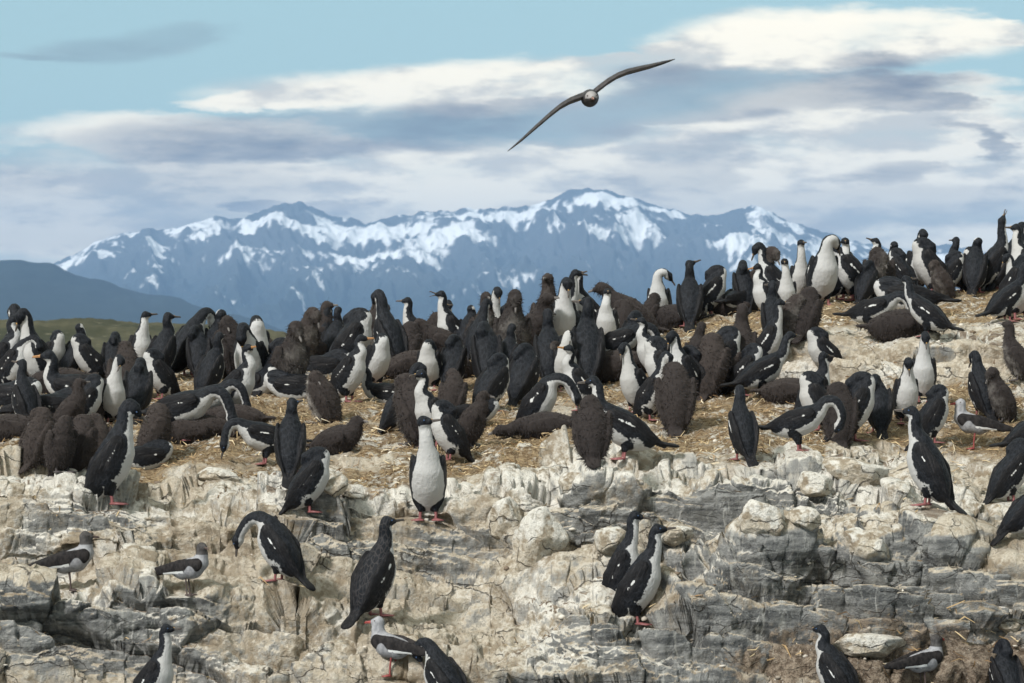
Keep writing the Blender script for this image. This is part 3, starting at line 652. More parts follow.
    def neckd(p):
        d = np.full(len(p), 9., np.float32); vd = np.zeros(len(p)); tg = np.zeros(len(p))
        for i in range(nn-1):
            q, t = d_cone(p, neck[i], neck[i+1], nrad[i], nrad[i+1]); m = q < d
            c = neck[i]+t[:, None]*(neck[i+1]-neck[i]); ve = vent[i]+t[:, None]*(vent[i+1]-vent[i])
            vd = np.where(m, ((p-c)*ve).sum(1), vd); tg = np.where(m, tt[i]+t/nn, tg); TG[0] = tg; d = np.minimum(d, q)
        return d, vd
    def headd(p):
        a, _ = d_cone(p, hc, hf, hr, .0190 if not chick else .020); return a
    def wing(p, y):
        rel = p-H; s = rel@u; dd = -(rel@v); yy = rel[:, 1]*y
        f = np.clip((.20-s)/.42, 0, 1); l0 = .091*k*(1-f**2.2)+.022*f
        Q = np.stack([s, dd, (yy-l0-(.018 if chick else 0))*2.6], 1)
        if chick:
            a, _ = d_cone(Q, np.array([.13, .0, 0]), np.array([.0, .02, 0]), .045, .06); b2, _ = d_cone(Q, np.array([.0, .02, 0]), np.array([-.12, .03, 0]), .06, .025)
        else:
            a, _ = d_cone(Q, np.array([.170, .018, 0]), np.array([.02, .036, 0]), .042, .068); b2, _ = d_cone(Q, np.array([.02, .036, 0]), np.array([-.235, .060, 0]), .068, .017)
        return np.minimum(a, b2)*.55
    def tail(p):
        rel = p-t0; s = rel@tdir; dd = rel@tn; y = rel[:, 1]
        Q = np.stack([s, dd*3.6, y], 1); q, _ = d_cone(Q, np.array([0, 0, 0.]), np.array([tl, 0, 0.]), .042, .052)
        return q*.5
    sit = pose.startswith('sit') or hz_ < .12
    def thigh(p):
        if sit: return np.full(len(p), 9.)
        o = None
        for y in (-1, 1):
            q, _ = d_cone(p, np.array([-.005, y*.040, hz_-.055]), np.array([.025, y*.046, .062]), .048 if not chick else .055, .017); o = q if o is None else np.minimum(o, q)
        return o
    def wings(p): return np.minimum(wing(p, 1), wing(p, -1))
    def fn(p):
        d = smin(body(p), neckd(p)[0], .035); d = smin(d, headd(p), .014); d = smin(d, wings(p), .010 if not chick else .012)
        d = smin(d, tail(p), .016); d = smin(d, thigh(p), .02)
        return d
    allp = np.array([a for a, _ in spts]+list(neck)+[hf, t0+tdir*(tl+.05), np.array([0, 0, .05])])
    lo = allp.min(0)-.17; hi = allp.max(0)+.17; lo[2] = max(lo[2], -.16)
    if chick: step = step*1.05
    ver, fac = surface_nets(fn, lo, hi, step)
    ver = relax(ver, fac, 3)
    p = ver.astype(np.float32); seed = int(rg.integers(1000)) if rg is not None else 1
    e = .006                                   # pull onto the surface
    nz = fbmn(p*55+seed, 3, seed); nl = fbmn(p*18+seed, 3, seed+9)
    db = body(p); dn, vd = neckd(p); dh = headd(p); dw = wings(p); dt = tail(p); dth = thigh(p)
    rel = p-H; s = rel@u; dd = -(rel@v)
    fb = dd-.040+.012*nl
    if pose in ('sit_up', 'sit_tuck', 'down', 'arch'): fb = dd-.034+.012*nl
    fn_ = -vd-.011+.006*nl
    fh = -((p-hc)@hdn)-.004
    if 'tuck' in pose:
        neckd(p); fn_ = np.maximum(fn_, (TG[0]-.50)*.15+.004*nl); fh = fh+.016
    a = np.exp(-np.maximum(db, 0)/.008); c = np.exp(-np.maximum(dn, 0)/.008); h = np.exp(-np.maximum(dh, 0)/.008)*1.2
    tot = a+c+h+1e-9; base = (a*fb+c*fn_+h*fh)/tot
    core = np.minimum(db, dn)
    fw = (core-dw)*1.6+.004; ft = (core-dt)*1.5; fth = (core-dth)*1.2-.006
    wingness = (fw > 0)
    black = np.maximum(np.maximum(base, fw), np.maximum(ft, fth))+.009*nz+.004*fbmn(p*120+seed, 2, seed+5)
    if pose == 'sit_tuck' or pose == 'sit_up': pass
    # narrow white bar across the forewing
    A_, B_ = np.array([.125, .012]), np.array([.01, .034]); ab = B_-A_; ap = np.stack([s, dd], 1)-A_
    t = np.clip((ap@ab)/(ab@ab), 0, 1); bar = .0045-np.linalg.norm(ap-t[:, None]*ab, axis=1)+.016*nl+.010*nz+.008*perlin(p*70+seed, seed+2)-.0012-(rg.uniform(-.0015, .0045) if rg is not None else 0)
    bar = np.where(wingness, bar, -1)
    # scapular back: slightly browner wings, glossier mantle
    pat = np.stack([np.clip(black*20+.5, 0, 1), np.clip(bar*40+.5, 0, 1), np.clip(fw*20+.5, 0, 1)], 1)
    if not chick:
        nrm = p-fn_center(p, spts, neck); nrm /= np.maximum(np.linalg.norm(nrm, axis=1, keepdims=True), 1e-6); ver = ver+nrm*(.0028*nz+.0030*nl*(dw < .004))[:, None]
    if chick:
        fuzz = .004*nz+.005*fbmn(p*130+seed, 2, seed+4)+.005*nl
        nrm = p-fn_center(p, spts, neck); nrm /= np.maximum(np.linalg.norm(nrm, axis=1, keepdims=True), 1e-6); ver = ver+nrm*fuzz[:, None]
        belly = np.clip(.5+((-dd-.055+.03*nl)*14), 0, 1)*pale
        pat = np.stack([belly, np.clip(.5+nl*1.2, 0, 1), np.clip(fw*20+.5, 0, 1)], 1)
    return ver, fac, {'pattern': pat, 'fc': np.stack([s, dd, rel[:, 1]], 1)}, dict(head=head, hv=hv, hdn=hdn, hc=hc, chick=chick, sit=sit, tipz=0)
TG = [None]
def relax(v, f, it):
    e = np.concatenate([f[:, [0, 1]], f[:, [1, 2]], f[:, [2, 3]], f[:, [3, 0]]]); e = np.concatenate([e, e[:, ::-1]])
    cnt = np.maximum(np.bincount(e[:, 0], minlength=len(v)), 1)
    for k in range(it):
        m = np.stack([np.bincount(e[:, 0], weights=v[e[:, 1], c], minlength=len(v)) for c in range(3)], 1)/cnt[:, None]
        v = v+(m-v)*.6 if k % 2 == 0 else v-(m-v)*.35
    return v
def fn_center(p, spts, neck):
    pts = np.concatenate([np.array([a for a, _ in spts]), neck]); i = ((p[:, None, :]-pts[None])**2).sum(-1).argmin(1); return pts[i]

def feather_mat(name, chick=False, young=False):
    m, nt, b = material(name); g = nt.new('ShaderNodeTexCoord'); ob = g.outputs['Object']
    A = nt.attr('pattern').outputs['Color']; sp = nt.new('ShaderNodeSeparateColor'); nt.link(A, sp.inputs[0])
    oi = nt.new('ShaderNodeObjectInfo').outputs['Random']
    nf = nt.noise(nt.mapping(ob, (40, 40, 14)), 1, 4, .6); ng = nt.noise(ob, 9, 4, .6); nfine = nt.noise(ob, 120, 3, .7)
    fc = nt.attr('fc').outputs['Vector']
    if not chick:
        lines = nt.noise(nt.mapping(fc, (7, 95, 60)), 1, 4, .6, .3)
        nf = nt.noise(nt.mapping(fc, (24, 60, 60)), 1, 5, .65)
        mantle = nt.mix(nt.sstep(nf, .35, .65), (0.0045, 0.0055, 0.0075), (0.012, 0.0135, 0.017))
        vo = nt.new('ShaderNodeTexVoronoi', feature='DISTANCE_TO_EDGE'); nt.put(vo.inputs['Vector'], nt.mapping(fc, (20, 44, 44))); vo.inputs['Scale'].default_value = 1
        wingc = nt.mix(nt.sstep(nt.math('ADD', vo.outputs[0], off(lines, .25)), .02, .20), (0.055, 0.049, 0.047), (0.008, 0.008, 0.0095))
        wingc = nt.mix(nt.math('MULTIPLY', oi, .45), wingc, nt.mix(nt.sstep(ng, .3, .7), (0.006, 0.0065, 0.008), (0.017, 0.016, 0.016)))
        wingc = nt.mix(nt.math('MULTIPLY', nt.sstep(lines, .52, .68), .55), wingc, (0.045, 0.042, 0.043))
        mantle = nt.mix(nt.math('MULTIPLY', nt.sstep(vo.outputs[0], .10, .02), .35), mantle, (0.035, 0.038, 0.046))
        if young: wingc = nt.mix(nt.sstep(nt.math('ADD', vo.outputs[0], off(ng, .5)), .04, .22), (0.15, 0.12, 0.10), wingc); mantle = nt.mix(nt.math('MULTIPLY', nt.sstep(vo.outputs[0], .12, .02), .25), mantle, (0.09, 0.075, 0.066))
        dark = nt.mix(sp.outputs[2], mantle, wingc)
        whitec = nt.mix(nt.sstep(nt.math('ADD', nf, off(ng, .6)), .3, .7), (0.76, 0.755, 0.74), (0.89, 0.89, 0.88))
        whitec = nt.mix(nt.math('MULTIPLY', nt.sstep(nt.math('ADD', ng, off(nf, .8)), .50, .72), nt.math('ADD', nt.math('MULTIPLY', oi, .20), .03)), whitec, (0.50, 0.43, 0.33))
        c = nt.mix(nt.sstep(nt.math('ADD', sp.outputs[0], off(nfine, .18)), .44, .56), whitec, dark)
        c = nt.mix(nt.sstep(sp.outputs[1], .45, .6), c, (0.60, 0.60, 0.585))
        b.inputs['Roughness'].default_value = 0.55; b.inputs['Specular IOR Level'].default_value = 0.13
        bd = .007
    else:
        tuft = nt.noise(nt.mapping(ob, (30, 30, 11)), 1, 5, .65, .5)
        dn_ = nt.mix(nt.sstep(nt.math('ADD', tuft, off(ng, .9)), .36, .64), (0.006, 0.0055, 0.0054), (0.040, 0.033, 0.0305))
        dn_ = nt.mix(nt.math('MULTIPLY', nt.sstep(nfine, .5, .7), .5), dn_, (0.066, 0.054, 0.048))
        dn_ = nt.mix(nt.math('MULTIPLY', oi, .8), dn_, nt.mix(nt.sstep(nt.math('ADD', tuft, off(ng, .6)), .38, .66), (0.006, 0.006, 0.0068), (0.024, 0.021, 0.021)))
        c = nt.mix(nt.math('MULTIPLY', sp.outputs[0], nt.sstep(ng, .3, .7)), dn_, (0.50, 0.47, 0.43))
        b.inputs['Roughness'].default_value = 0.95; b.inputs['Specular IOR Level'].default_value = 0.1
        b.inputs['Sheen Weight'].default_value = 0.12; b.inputs['Sheen Roughness'].default_value = .5; b.inputs['Sheen Tint'].default_value = (.55, .47, .42, 1)
        bd = .006
    nt.link(c, b.inputs['Base Color'])
    bp = nt.new('ShaderNodeBump'); bp.inputs['Strength'].default_value = .55; bp.inputs['Distance'].default_value = bd
    nt.link(nt.math('ADD', nfine, nt.math('MULTIPLY', nf, 1.6 if not chick else 1.0)), bp.inputs['Height']); nt.link(bp.outputs[0], b.inputs['Normal'])
    return m
M_AD = feather_mat('cormorant_plumage'); M_YOUNG = feather_mat('young_cormorant_plumage', young=True); M_CH = feather_mat('nestling_down', True)
def plain(name, c, rough=.5, spec=.4, c2=None):
    m, nt, b = material(name); g = nt.new('ShaderNodeTexCoord')
    nt.link(nt.mix(nt.sstep(nt.noise(g.outputs['Object'], 60, 3), .35, .65), c, c2 or tuple(x*.7 for x in c)), b.inputs['Base Color'])
    b.inputs['Roughness'].default_value = rough; b.inputs['Specular IOR Level'].default_value = spec; return m
M_OBILL = plain('orange_bill', (0.40, 0.20, 0.075)); M_BILL = plain('horn_bill', (0.085, 0.070, 0.060)); M_CBILL = plain('nestling_bill', (0.16, 0.145, 0.135)); M_FOOT = plain('pink_webbed_foot', (0.24, 0.085, 0.085))
M_CFOOT = plain('dark_webbed_foot', (0.07, 0.060, 0.060)); M_CAR = plain('yellow_caruncle', (0.42, 0.24, 0.07)); M_EYE = plain('blue_eye_ring', (0.04, 0.09, 0.20)); M_GAPE = plain('pink_gape', (0.45, .16, .13))
M_REDB = plain('red_bill', (0.34, 0.055, 0.045)); M_REDF = plain('red_gull_foot', (0.27, 0.06, 0.055)); M_DKB = plain('dark_gull_bill', (0.10, 0.07, 0.06)); M_DKF = plain('dark_gull_foot', (0.085, 0.06, 0.055))

def frame(hv, dn):
    x = Vector(hv).normalized(); z = -Vector(dn); z = (z-x*z.dot(x)).normalized(); y = z.cross(x)
    return Matrix((x, y, z)).transposed()
def bill_mesh(L=.062, r=.0098, hook=True, gap=0.0, n=8):
    v = []; f = []
    def tube(path):
        i0 = len(v)
        for (x, y0, z, ry, rz) in path:
            for k in range(n):
                a = 2*math.pi*k/n; v.append((x, y0+ry*math.cos(a), z+rz*math.sin(a)))
        for j in range(len(path)-1):
            for k in range(n): f.append((i0+j*n+k, i0+j*n+(k+1) % n, i0+(j+1)*n+(k+1) % n, i0+(j+1)*n+k))
    g = gap
    tube([(-.012, 0, .003, r*1.05, r*.9), (L*.3, 0, .003+g*L*.4, r*.75, r*.62), (L*.8, 0, .002+g*L*1.0, r*.52, r*.5), (L*.97, 0, -.001+g*L*1.1, r*.45, r*.5), (L*1.02, 0, -.008+g*L*1.1, r*.2, r*.25)])
    tube([(-.012, 0, -.004, r*.9, r*.6), (L*.4, 0, -.0045-g*L*.45, r*.6, r*.38), (L*.9, 0, -.004-g*L*1.0, r*.35, r*.28), (L*.95, 0, -.004-g*L*1.05, .001, .001)])
    return v, f
def foot_mesh(lift, s=1.0, web=True):
    v = []; f = []; n = 6
    path = [(-.008, 0, lift, .0115), (.0, 0, lift*.5, .0095), (.002, 0, .014, .010), (.004, 0, .004, .010)]
    for (x, y, z, r) in path:
        for k in range(n): a = 2*math.pi*k/n; v.append((x+r*s*math.cos(a), y+r*s*math.sin(a), z))
    for j in range(3):
        for k in range(n): f.append((j*n+k, j*n+(k+1) % n, (j+1)*n+(k+1) % n, (j+1)*n+k))
    toes = [(-.030, -.020), (.070, -.040), (.092, -.006), (.078, .030), (.045, .045)]
    if web:
        i0 = len(v); ring = [(-.012, -.012), (.028, -.027), (.070, -.040), (.076, -.022), (.095, -.006), (.082, .014), (.078, .032), (.045, .036), (.0, .014)]
        for z in (.001, .010):
            for x, y in ring: v.append((x*s, y*s, z if z < .005 or x < .03 else .0055))
        m = len(ring)
        for k in range(m): f.append((i0+k, i0+(k+1) % m, i0+m+(k+1) % m, i0+m+k))
        c0 = len(v); v.append((.03*s, 0, .001)); v.append((.02*s, 0, .016))
        for k in range(m): f.append((i0+(k+1) % m, i0+k, c0, c0)); f.append((i0+m+k, i0+m+(k+1) % m, c0+1, c0+1))
    else:
        for (x, y) in toes[:4]:
            i0 = len(v); d = math.hypot(x, y); px, py = -y/d*.005, x/d*.005
            v += [(px, py, .002), (-px, -py, .002), (-px, -py, .011), (px, py, .011), (x*.6*s+px*.5, y*.6*s+py*.5, .002), (x*.6*s-px*.5, y*.6*s-py*.5, .002), (x*.6*s, y*.6*s, .007)]
            f += [(i0, i0+4, i0+5, i0+1), (i0+1, i0+5, i0+6, i0+2), (i0+2, i0+6, i0+6, i0+3), (i0+3, i0+6, i0+4, i0)]
    return v, f
def poly_obj(name, v, f, mat_, parent, smooth=True):
    me = bpy.data.meshes.new(name); me.from_pydata([tuple(x) for x in v], [], [tuple(dict.fromkeys(q)) for q in f]); me.update()
    if smooth:
        for pl in me.polygons: pl.use_smooth = True
    me.materials.append(mat_); o = bpy.data.objects.new(name, me); COL.objects.link(o); o.parent = parent; return o
SHARED = {}
def shared(key, name, mk, mat_, parent):
    if key in SHARED and SHARED[key] is not None:
        o = SHARED[key].copy(); COL.objects.link(o); o.parent = parent; return o
    v, f = mk(); o = poly_obj(name, v, f, mat_, parent); SHARED[key] = o; return o
def ball(r, s=(1, 1, 1)):
    bm = bmesh.new(); bmesh.ops.create_icosphere(bm, subdivisions=2, radius=r); v = [(a.co.x*s[0], a.co.y*s[1], a.co.z*s[2]) for a in bm.verts]; f = [[b.index for b in t.verts] for t in bm.faces]; bm.free(); return v, f

def make_bird(kind, pose, hy, rg, near=False, gap=0.0, pale=0.0, fat=1.0, young=False, orange=False):
    chick = kind == 'chick'; name = 'cormorant_chick' if chick else 'cormorant'
    ver, fac, at_, info = build_bird(kind, pose, hy, rg, step=.0078 if near else .0095, pale=pale, fat=fat)
    body = mesh_obj(name, ver, fac, M_CH if chick else (M_YOUNG if young else M_AD), attrs=at_)
    rot = frame(info['hv'], info['hdn'])
    if 'tuck' not in pose:
      b = shared(('bill', chick, gap, orange), 'bill', lambda: bill_mesh(L=.060 if not chick else .046, r=.0105 if not chick else .0115, gap=gap), M_CBILL if chick else (M_OBILL if orange else M_BILL), body)
      b.matrix_local = Matrix.Translation(Vector(info['head']+info['hv']*(.051 if not chick else .050))) @ rot.to_4x4()
    # a tucked bird's bill is buried in its back feathers
    if not chick and 'tuck' not in pose:
        cpos = info['head']+info['hv']*.053-info['hdn']*.010
        k = shared('car', 'caruncle', lambda: ball(.0085, (1.1, .95, .5)), M_CAR, body); k.matrix_local = Matrix.Translation(Vector(cpos)) @ rot.to_4x4()
        if near:
            for sd in (-1, 1):
                y = rot.col[1]; ep = Vector(info['head']+info['hv']*.022-info['hdn']*.009)+y*sd*.0355
                e = shared('eye', 'eye', lambda: ball(.0048), M_EYE, body); e.location = ep
    if not info['sit']:
        for sd in (-1, 1):
            ft = shared(('foot', chick), 'foot', lambda: foot_mesh(.075), M_CFOOT if chick else M_FOOT, body)
            ft.location = (.027, .046*sd, 0); ft.rotation_euler = (0, 0, R(12*sd))
    if chick:      # loose tufts of down standing off the body
        n = 2600; q = fac[rg.integers(len(fac), size=n)]; c = ver[q].mean(1); nm = np.cross(ver[q[:, 1]]-ver[q[:, 0]], ver[q[:, 3]]-ver[q[:, 0]]); nm /= np.maximum(np.linalg.norm(nm, axis=1, keepdims=True), 1e-9)
        t = np.cross(nm, rg.normal(size=(n, 3))); t /= np.linalg.norm(t, axis=1, keepdims=True)
        tip = c+(nm*.75+rg.normal(size=(n, 3))*.35+np.array([0, 0, -.5]))*rg.uniform(.010, .028, (n, 1)); wd = rg.uniform(.0016, .0036, (n, 1))
        vv = np.stack([c-t*wd-nm*.003, c+t*wd-nm*.003, tip], 1).reshape(-1, 3)
        mesh_obj('down', vv, np.arange(3*n).reshape(-1, 3), M_CH, body, smooth=False, attrs={'pattern': np.repeat(at_['pattern'][q[:, 0]], 3, 0)})
    zs = ver[:, 2].max()
    return body, zs
# ------------------------------------------------------------------ the colony.  kind, px of the feet, py of the crown, py of the feet, pose, yaw (0 right, 90 away, 180 left, 270 towards us), head turn, label
A, K = 'adult', 'chick'
BIRDS = [
 # left edge
 (A, -3, 316, 392, 'rest', 350, None, 'white-breasted cormorant half cut off at the left end of the crowd, upright'),
 (A, 10, 334, 392, 'preen', 330, None, 'cormorant at the left end of the crowd bending a pale neck down its breast'),
 (A, 24, 300, 390, 'bow', 130, None, 'black-backed cormorant half hidden behind the tall bowing one at the far left'),
 (A, 40, 306, 392, 'bow', 215, -15, 'tall cormorant with bowed black head at far left, white front and barred wing'),
 (A, 50, 330, 378, 'tuck', 320, None, 'headless-looking white-bodied cormorant just right of the tall bowing one at far left'),
 (A, 84, 341, 402, 'sit_up', 180, None, 'cormorant on its nest facing left, white foreneck and orange bill, dark back'),
 (K, 60, 360, 392, 'c_lie', 10, None, 'small brown chick lying between the tall bowing cormorant and a sitting one'),
 (A, 92, 334, 384, 'tuck', 190, None, 'cormorant with a white arched nape behind the sitting one that faces left'),
 (A, 112, 334, 384, 'tuck', 85, None, 'dark-backed cormorant with hidden head and one white flank stripe, left crowd'),
 (A, 138, 310, 376, 'up', 300, 75, 'cormorant on the left skyline with black head turned away and white chest patch'),
 (A, 160, 311, 380, 'rest', 62, -30, 'cormorant on the left skyline seen from behind with white cheek and white sides'),
 (A, 184, 309, 378, 'preen', 40, None, 'broad black-backed cormorant on the left skyline with its head hanging forward'),
 (A, 112, 356, 424, 'bow', 285, None, 'cormorant bowing its black head on white chest in the tight trio at left'),
 (A, 137, 358, 418, 'tuck', 95, None, 'grey-backed cormorant showing only its back in the tight trio at left'),
 (K, 124, 341, 404, 'c_hunch', 90, None, 'downy brown chick squeezed behind the tight trio of adults at left'),
 (A, 162, 349, 400, 'tuck', 205, None, 'round white-fronted cormorant asleep with head buried, below the left skyline birds'),
 (A, 208, 333, 400, 'rest', 55, None, 'cormorant with a bold white wing bar sloping left, beside the orange-billed white one'),
 (A, 217, 309, 376, 'hood', 90, None, 'black head peering over the back of a big brown chick on the left skyline'),
 (K, 232, 313, 378, 'c_dome', 140, None, 'big round-backed brown chick on the left skyline beside white adults'),
 (A, 251, 314, 384, 'tuck', 290, None, 'white shoulder of a cormorant showing behind the bowed all-white one'),
 (A, 252, 320, 392, 'preen', 262, None, 'all-white fronted cormorant pressing its black head down on its breast'),
 (A, 233, 343, 416, 'rest', 335, None, 'cormorant with puffed white breast and orange bill pointing right above a lying chick'),
 (A, 258, 362, 394, 'sit_tuck', 300, None, 'low black and white cormorant sitting just right of the puffed white breast'),
 (A, 272, 337, 392, 'tuck', 20, None, 'black hanging head beside the grey-brown chick with bent neck'),
 (K, 288, 315, 394, 'c_bow', 300, None, 'tall grey-brown chick with bent neck standing at the edge of bare straw'),
 (A, 178, 384, 440, 'down', 340, None, 'cormorant bending a white-striped neck down over a small dark chick'),
 (K, 186, 412, 442, 'c_lie', 0, None, 'small dark chick lying under a bending cormorant with white-striped neck'),
 (A, 203, 378, 424, 'down', 350, None, 'cormorant stooping right with white wing bar, bill at the flat dark chick'),
 (K, 238, 402, 428, 'c_lie', 175, None, 'flat dark chick sprawled on straw below the puffed white breast'),
 (A, 268, 418, 464, 'down', 195, None, 'stooping cormorant with bill in the straw, beside the one seen squarely from behind'),
 (A, 290, 392, 472, 'rest', 92, -35, 'cormorant seen squarely from behind with long tail, standing clear on the straw'),
 (A, 305, 452, 518, 'tuck', 5, None, 'cormorant on white rock with head tucked back over its wing and pink feet'),
 (A, 282, 514, 584, 'reach', 158, None, 'cormorant stretching its black neck down left on the cliff edge, back to us'),
 (K, 325, 370, 424, 'c_dome', 150, None, 'upright headless-looking brown chick with a white left edge'),
 (K, 334, 414, 454, 'c_sit', 330, None, 'crumpled brown chick squatting right of the cormorant seen squarely from behind'),
 (A, 346, 334, 402, 'rest', 330, None, 'cormorant facing right with white neck, orange bill and dark wing behind, mid left'),
 (A, 318, 346, 376, 'sit_tuck', 0, None, 'dark folded wings with two white bars lying low beneath a brown chick'),
 (K, 322, 327, 366, 'c_sit', 190, None, 'brown chick slumped to the left above dark folded wings'),
 (K, 299, 293, 370, 'c_bow', 310, None, 'tall dark chick with a drooping bill, just left of the skyline head facing right'),
 (K, 314, 288, 352, 'c_tall', 0, None, 'slim dark chick whose small head faces right against the blue slope'),
 (A, 320, 304, 360, 'bow', 60, None, 'glossy black-backed cormorant with curved white throat below the slim dark chick'),
 (A, 346, 303, 376, 'tuck', 5, None, 'cormorant with a white hoop of neck and long white wing bar'),
 (K, 360, 290, 358, 'c_bow', 350, None, 'dark-hooded chick begging at the bill of a tall stooping adult'),
 (A, 391, 289, 372, 'bow', 125, 30, 'tallest stooping adult on the left skyline, beside the dark-hooded chick'),
 (A, 374, 332, 388, 'tuck', 300, None, 'rounded white-fronted cormorant with buried head right of the orange-billed one'),
 (K, 399, 300, 356, 'c_up', 200, None, 'brown chick head behind the tall stooping adult'),
 (K, 408, 322, 372, 'c_dome', 40, None, 'hunched brown chick just right of the tall stooping skyline adult'),
 (A, 392, 366, 402, 'sit_up', 180, None, 'small cormorant on a nest facing left with crooked white neck on bare straw'),
 (A, 398, 360, 432, 'bow', 25, None, 'cormorant leaning over straw with bowed black head and dark tail trailing left'),
 (A, 420, 276, 342, 'up', 180, None, 'alert cormorant on the skyline facing left with long level bill'),
 (K, 427, 299, 350, 'c_hunch', 330, None, 'brown chick hiding the body of the alert left-facing cormorant'),
 (A, 434, 288, 342, 'up', 0, None, 'bill and cheek of a cormorant facing right behind the alert left-facing one'),
 (A, 455, 284, 352, 'up', 200, None, 'calling cormorant with wide open bill facing left on the skyline'),
 (A, 466, 301, 348, 'hood', 60, None, 'dark shoulder of a cormorant just right of the calling one'),
 (K, 425, 318, 356, 'c_sit', 200, None, 'small huddled brown chick with round head, left of the sprawling pair'),
 (K, 447, 316, 364, 'c_lean', 190, None, 'brown chick leaning left over its neighbour in the huddle'),
 (K, 462, 348, 378, 'c_sit', 240, None, 'brown chick squatting low right of the one leaning over its neighbour'),
 (K, 480, 290, 354, 'c_tall', 300, None, 'brown chick head rising behind a white-throated adult on the skyline'),
 (A, 476, 300, 362, 'bow', 50, None, 'adult with curved white throat and sloping grey back below a brown chick head'),
 (A, 493, 286, 352, 'bow', 275, None, 'white-fronted cormorant with head sunk on its chest on the skyline'),
 (K, 512, 288, 364, 'c_bow', 275, None, 'tall brown chick facing us with its pale bill pressed on its chest'),
 (K, 528, 286, 358, 'c_up', 5, None, 'ragged brown chick with bill pointing right, beneath the long-necked one'),
 (K, 547, 262, 338, 'c_tall', 280, None, 'very tall long-necked brown chick standing above all others on the skyline'),
 (A, 558, 266, 342, 'up', 5, None, 'cormorant facing right with level bill, next to the very tall brown chick'),
 (A, 561, 278, 354, 'bow', 285, None, 'white-breasted cormorant bowing in front of the level-billed one'),
 (A, 592, 269, 338, 'up', 200, 130, 'cormorant with stretched white throat and head turned away on the skyline'),
 (A, 608, 291, 348, 'rest', 265, None, 'small-faced cormorant staring straight at us with slim white breast'),
 (K, 624, 300, 342, 'c_dome', 60, None, 'rounded brown chick at the shoulder of the staring slim white bird'),
 (K, 634, 273, 338, 'c_lean', 180, None, 'dark chick leaning left with bill lowered on the skyline'),
 (A, 549, 309, 386, 'rest', 92, -45, 'cormorant seen from behind with a white rim on each shoulder, mid crowd'),
 (A, 588, 297, 390, 'rest', 95, 75, 'tall cormorant seen from behind in mid crowd, folded wings, looking left'),
 (A, 615, 325, 372, 'down', 350, None, 'cormorant holding its white neck level with black head drooped right'),
 (K, 612, 346, 382, 'c_lie', 10, None, 'dark chick lying under a level white neck'),
 (A, 487, 322, 390, 'tuck', 100, None, 'bulky grey-backed cormorant with black head laid on its right shoulder'),
 (A, 522, 343, 404, 'tuck', 60, None, 'dark round shoulders and white flank behind the white-edged sleeper'),
 (A, 490, 355, 414, 'tuck', 35, None, 'sleek sleeper with white front edge, slanting right on open straw'),
 (A, 535, 372, 432, 'reach', 345, None, 'white-bellied adult bending its head to a flat chick on open straw'),
 (K, 550, 407, 434, 'c_lie', 180, None, 'flat brown chick under the bill of the white-bellied bending adult'),
 (A, 582, 358, 414, 'rest', 200, None, 'cormorant facing left with orange bill and clean white breast, mid colony'),
 (A, 628, 374, 458, 'lean', 190, None, 'slanting cormorant facing left with speckled white bar and long trailing tail'),
 (K, 592, 396, 462, 'c_dome', 90, None, 'upright brown chick with no head showing, left of the slanting cormorant'),
 (A, 636, 346, 412, 'bow', 230, None, 'cormorant with bowed head and crooked white throat behind the slanting one'),
 (A, 650, 352, 420, 'bow', 325, None, 'tall white-bellied cormorant dipping its head right, beside a dark headless chick'),
 (K, 676, 361, 434, 'c_dome', 88, None, 'dark headless-looking chick standing alone like a post on open straw'),
 (A, 668, 334, 398, 'tuck', 190, None, 'white-necked wing-folded cormorant wedged behind the post-like dark chick'),
 (A, 686, 331, 402, 'bow', 215, None, 'cormorant with big black bowed head in front of a large brown chick'),
 (K, 709, 332, 398, 'c_dome', 60, None, 'large brown chick with folded stubby wing, hunched to the right'),
 (K, 698, 333, 380, 'c_up', 90, None, 'dark round head of a chick behind the large hunched brown chick'),
 (A, 718, 328, 392, 'tuck', 15, None, 'white-shouldered sleeping cormorant right of the large hunched brown chick'),
 (K, 742, 310, 380, 'c_tall', 95, None, 'mottled pale chick with straight dark neck, upright in the open right of centre'),
 (A, 760, 334, 400, 'lean', 15, None, 'cormorant leaning right with broad white breast on the straw below the scarp'),
 (A, 766, 308, 372, 'up', 350, None, 'pale-necked cormorant with pinkish bill rising behind the one leaning right'),
 (A, 773, 288, 350, 'rest', 95, 60, 'grey-backed cormorant with white chin strap standing before two dark chicks'),
 (K, 788, 294, 344, 'c_hunch', 300, None, 'smaller dark chick beside the grey-backed bird with white chin strap'),
 (K, 806, 288, 340, 'c_dome', 40, None, 'larger black-brown chick hunched at the end of the trio on the slope'),
 (A, 660, 263, 324, 'side', 255, None, 'white-fronted cormorant on the mound preening its shoulder with arched black neck'),
 (A, 690, 261, 328, 'rest', 90, -85, 'cormorant on the mound seen from behind, head in profile to the right'),
 (A, 708, 264, 316, 'tuck', 10, None, 'cormorant on the mound with white arched nape and barred wing'),
 (K, 732, 294, 314, 'c_lie', 5, None, 'brown chick lying on top of the mound right of the arched nape'),
 (A, 741, 284, 312, 'sit_tuck', 60, None, 'black head and white neck peeping over the mound behind the lying chick'),
 (K, 759, 247, 310, 'c_bow', 320, None, 'brown begging chick in the knot of birds left of the alert white one'),
 (A, 778, 244, 312, 'bow', 180, None, 'black-headed adult bending over the begging chick on the right-hand rise'),
 (A, 768, 264, 318, 'rest', 210, None, 'small orange-billed cormorant facing left below the begging chick'),
 (A, 786, 258, 318, 'up', 270, None, 'white-fronted cormorant facing us, shorter than the alert white one beside it'),
 (A, 800, 240, 304, 'up', 272, None, 'alert white-fronted cormorant facing us with wings held at its sides'),
 (A, 822, 235, 306, 'side', 285, None, 'tall white-fronted cormorant preening its shoulder on the right-hand rise'),
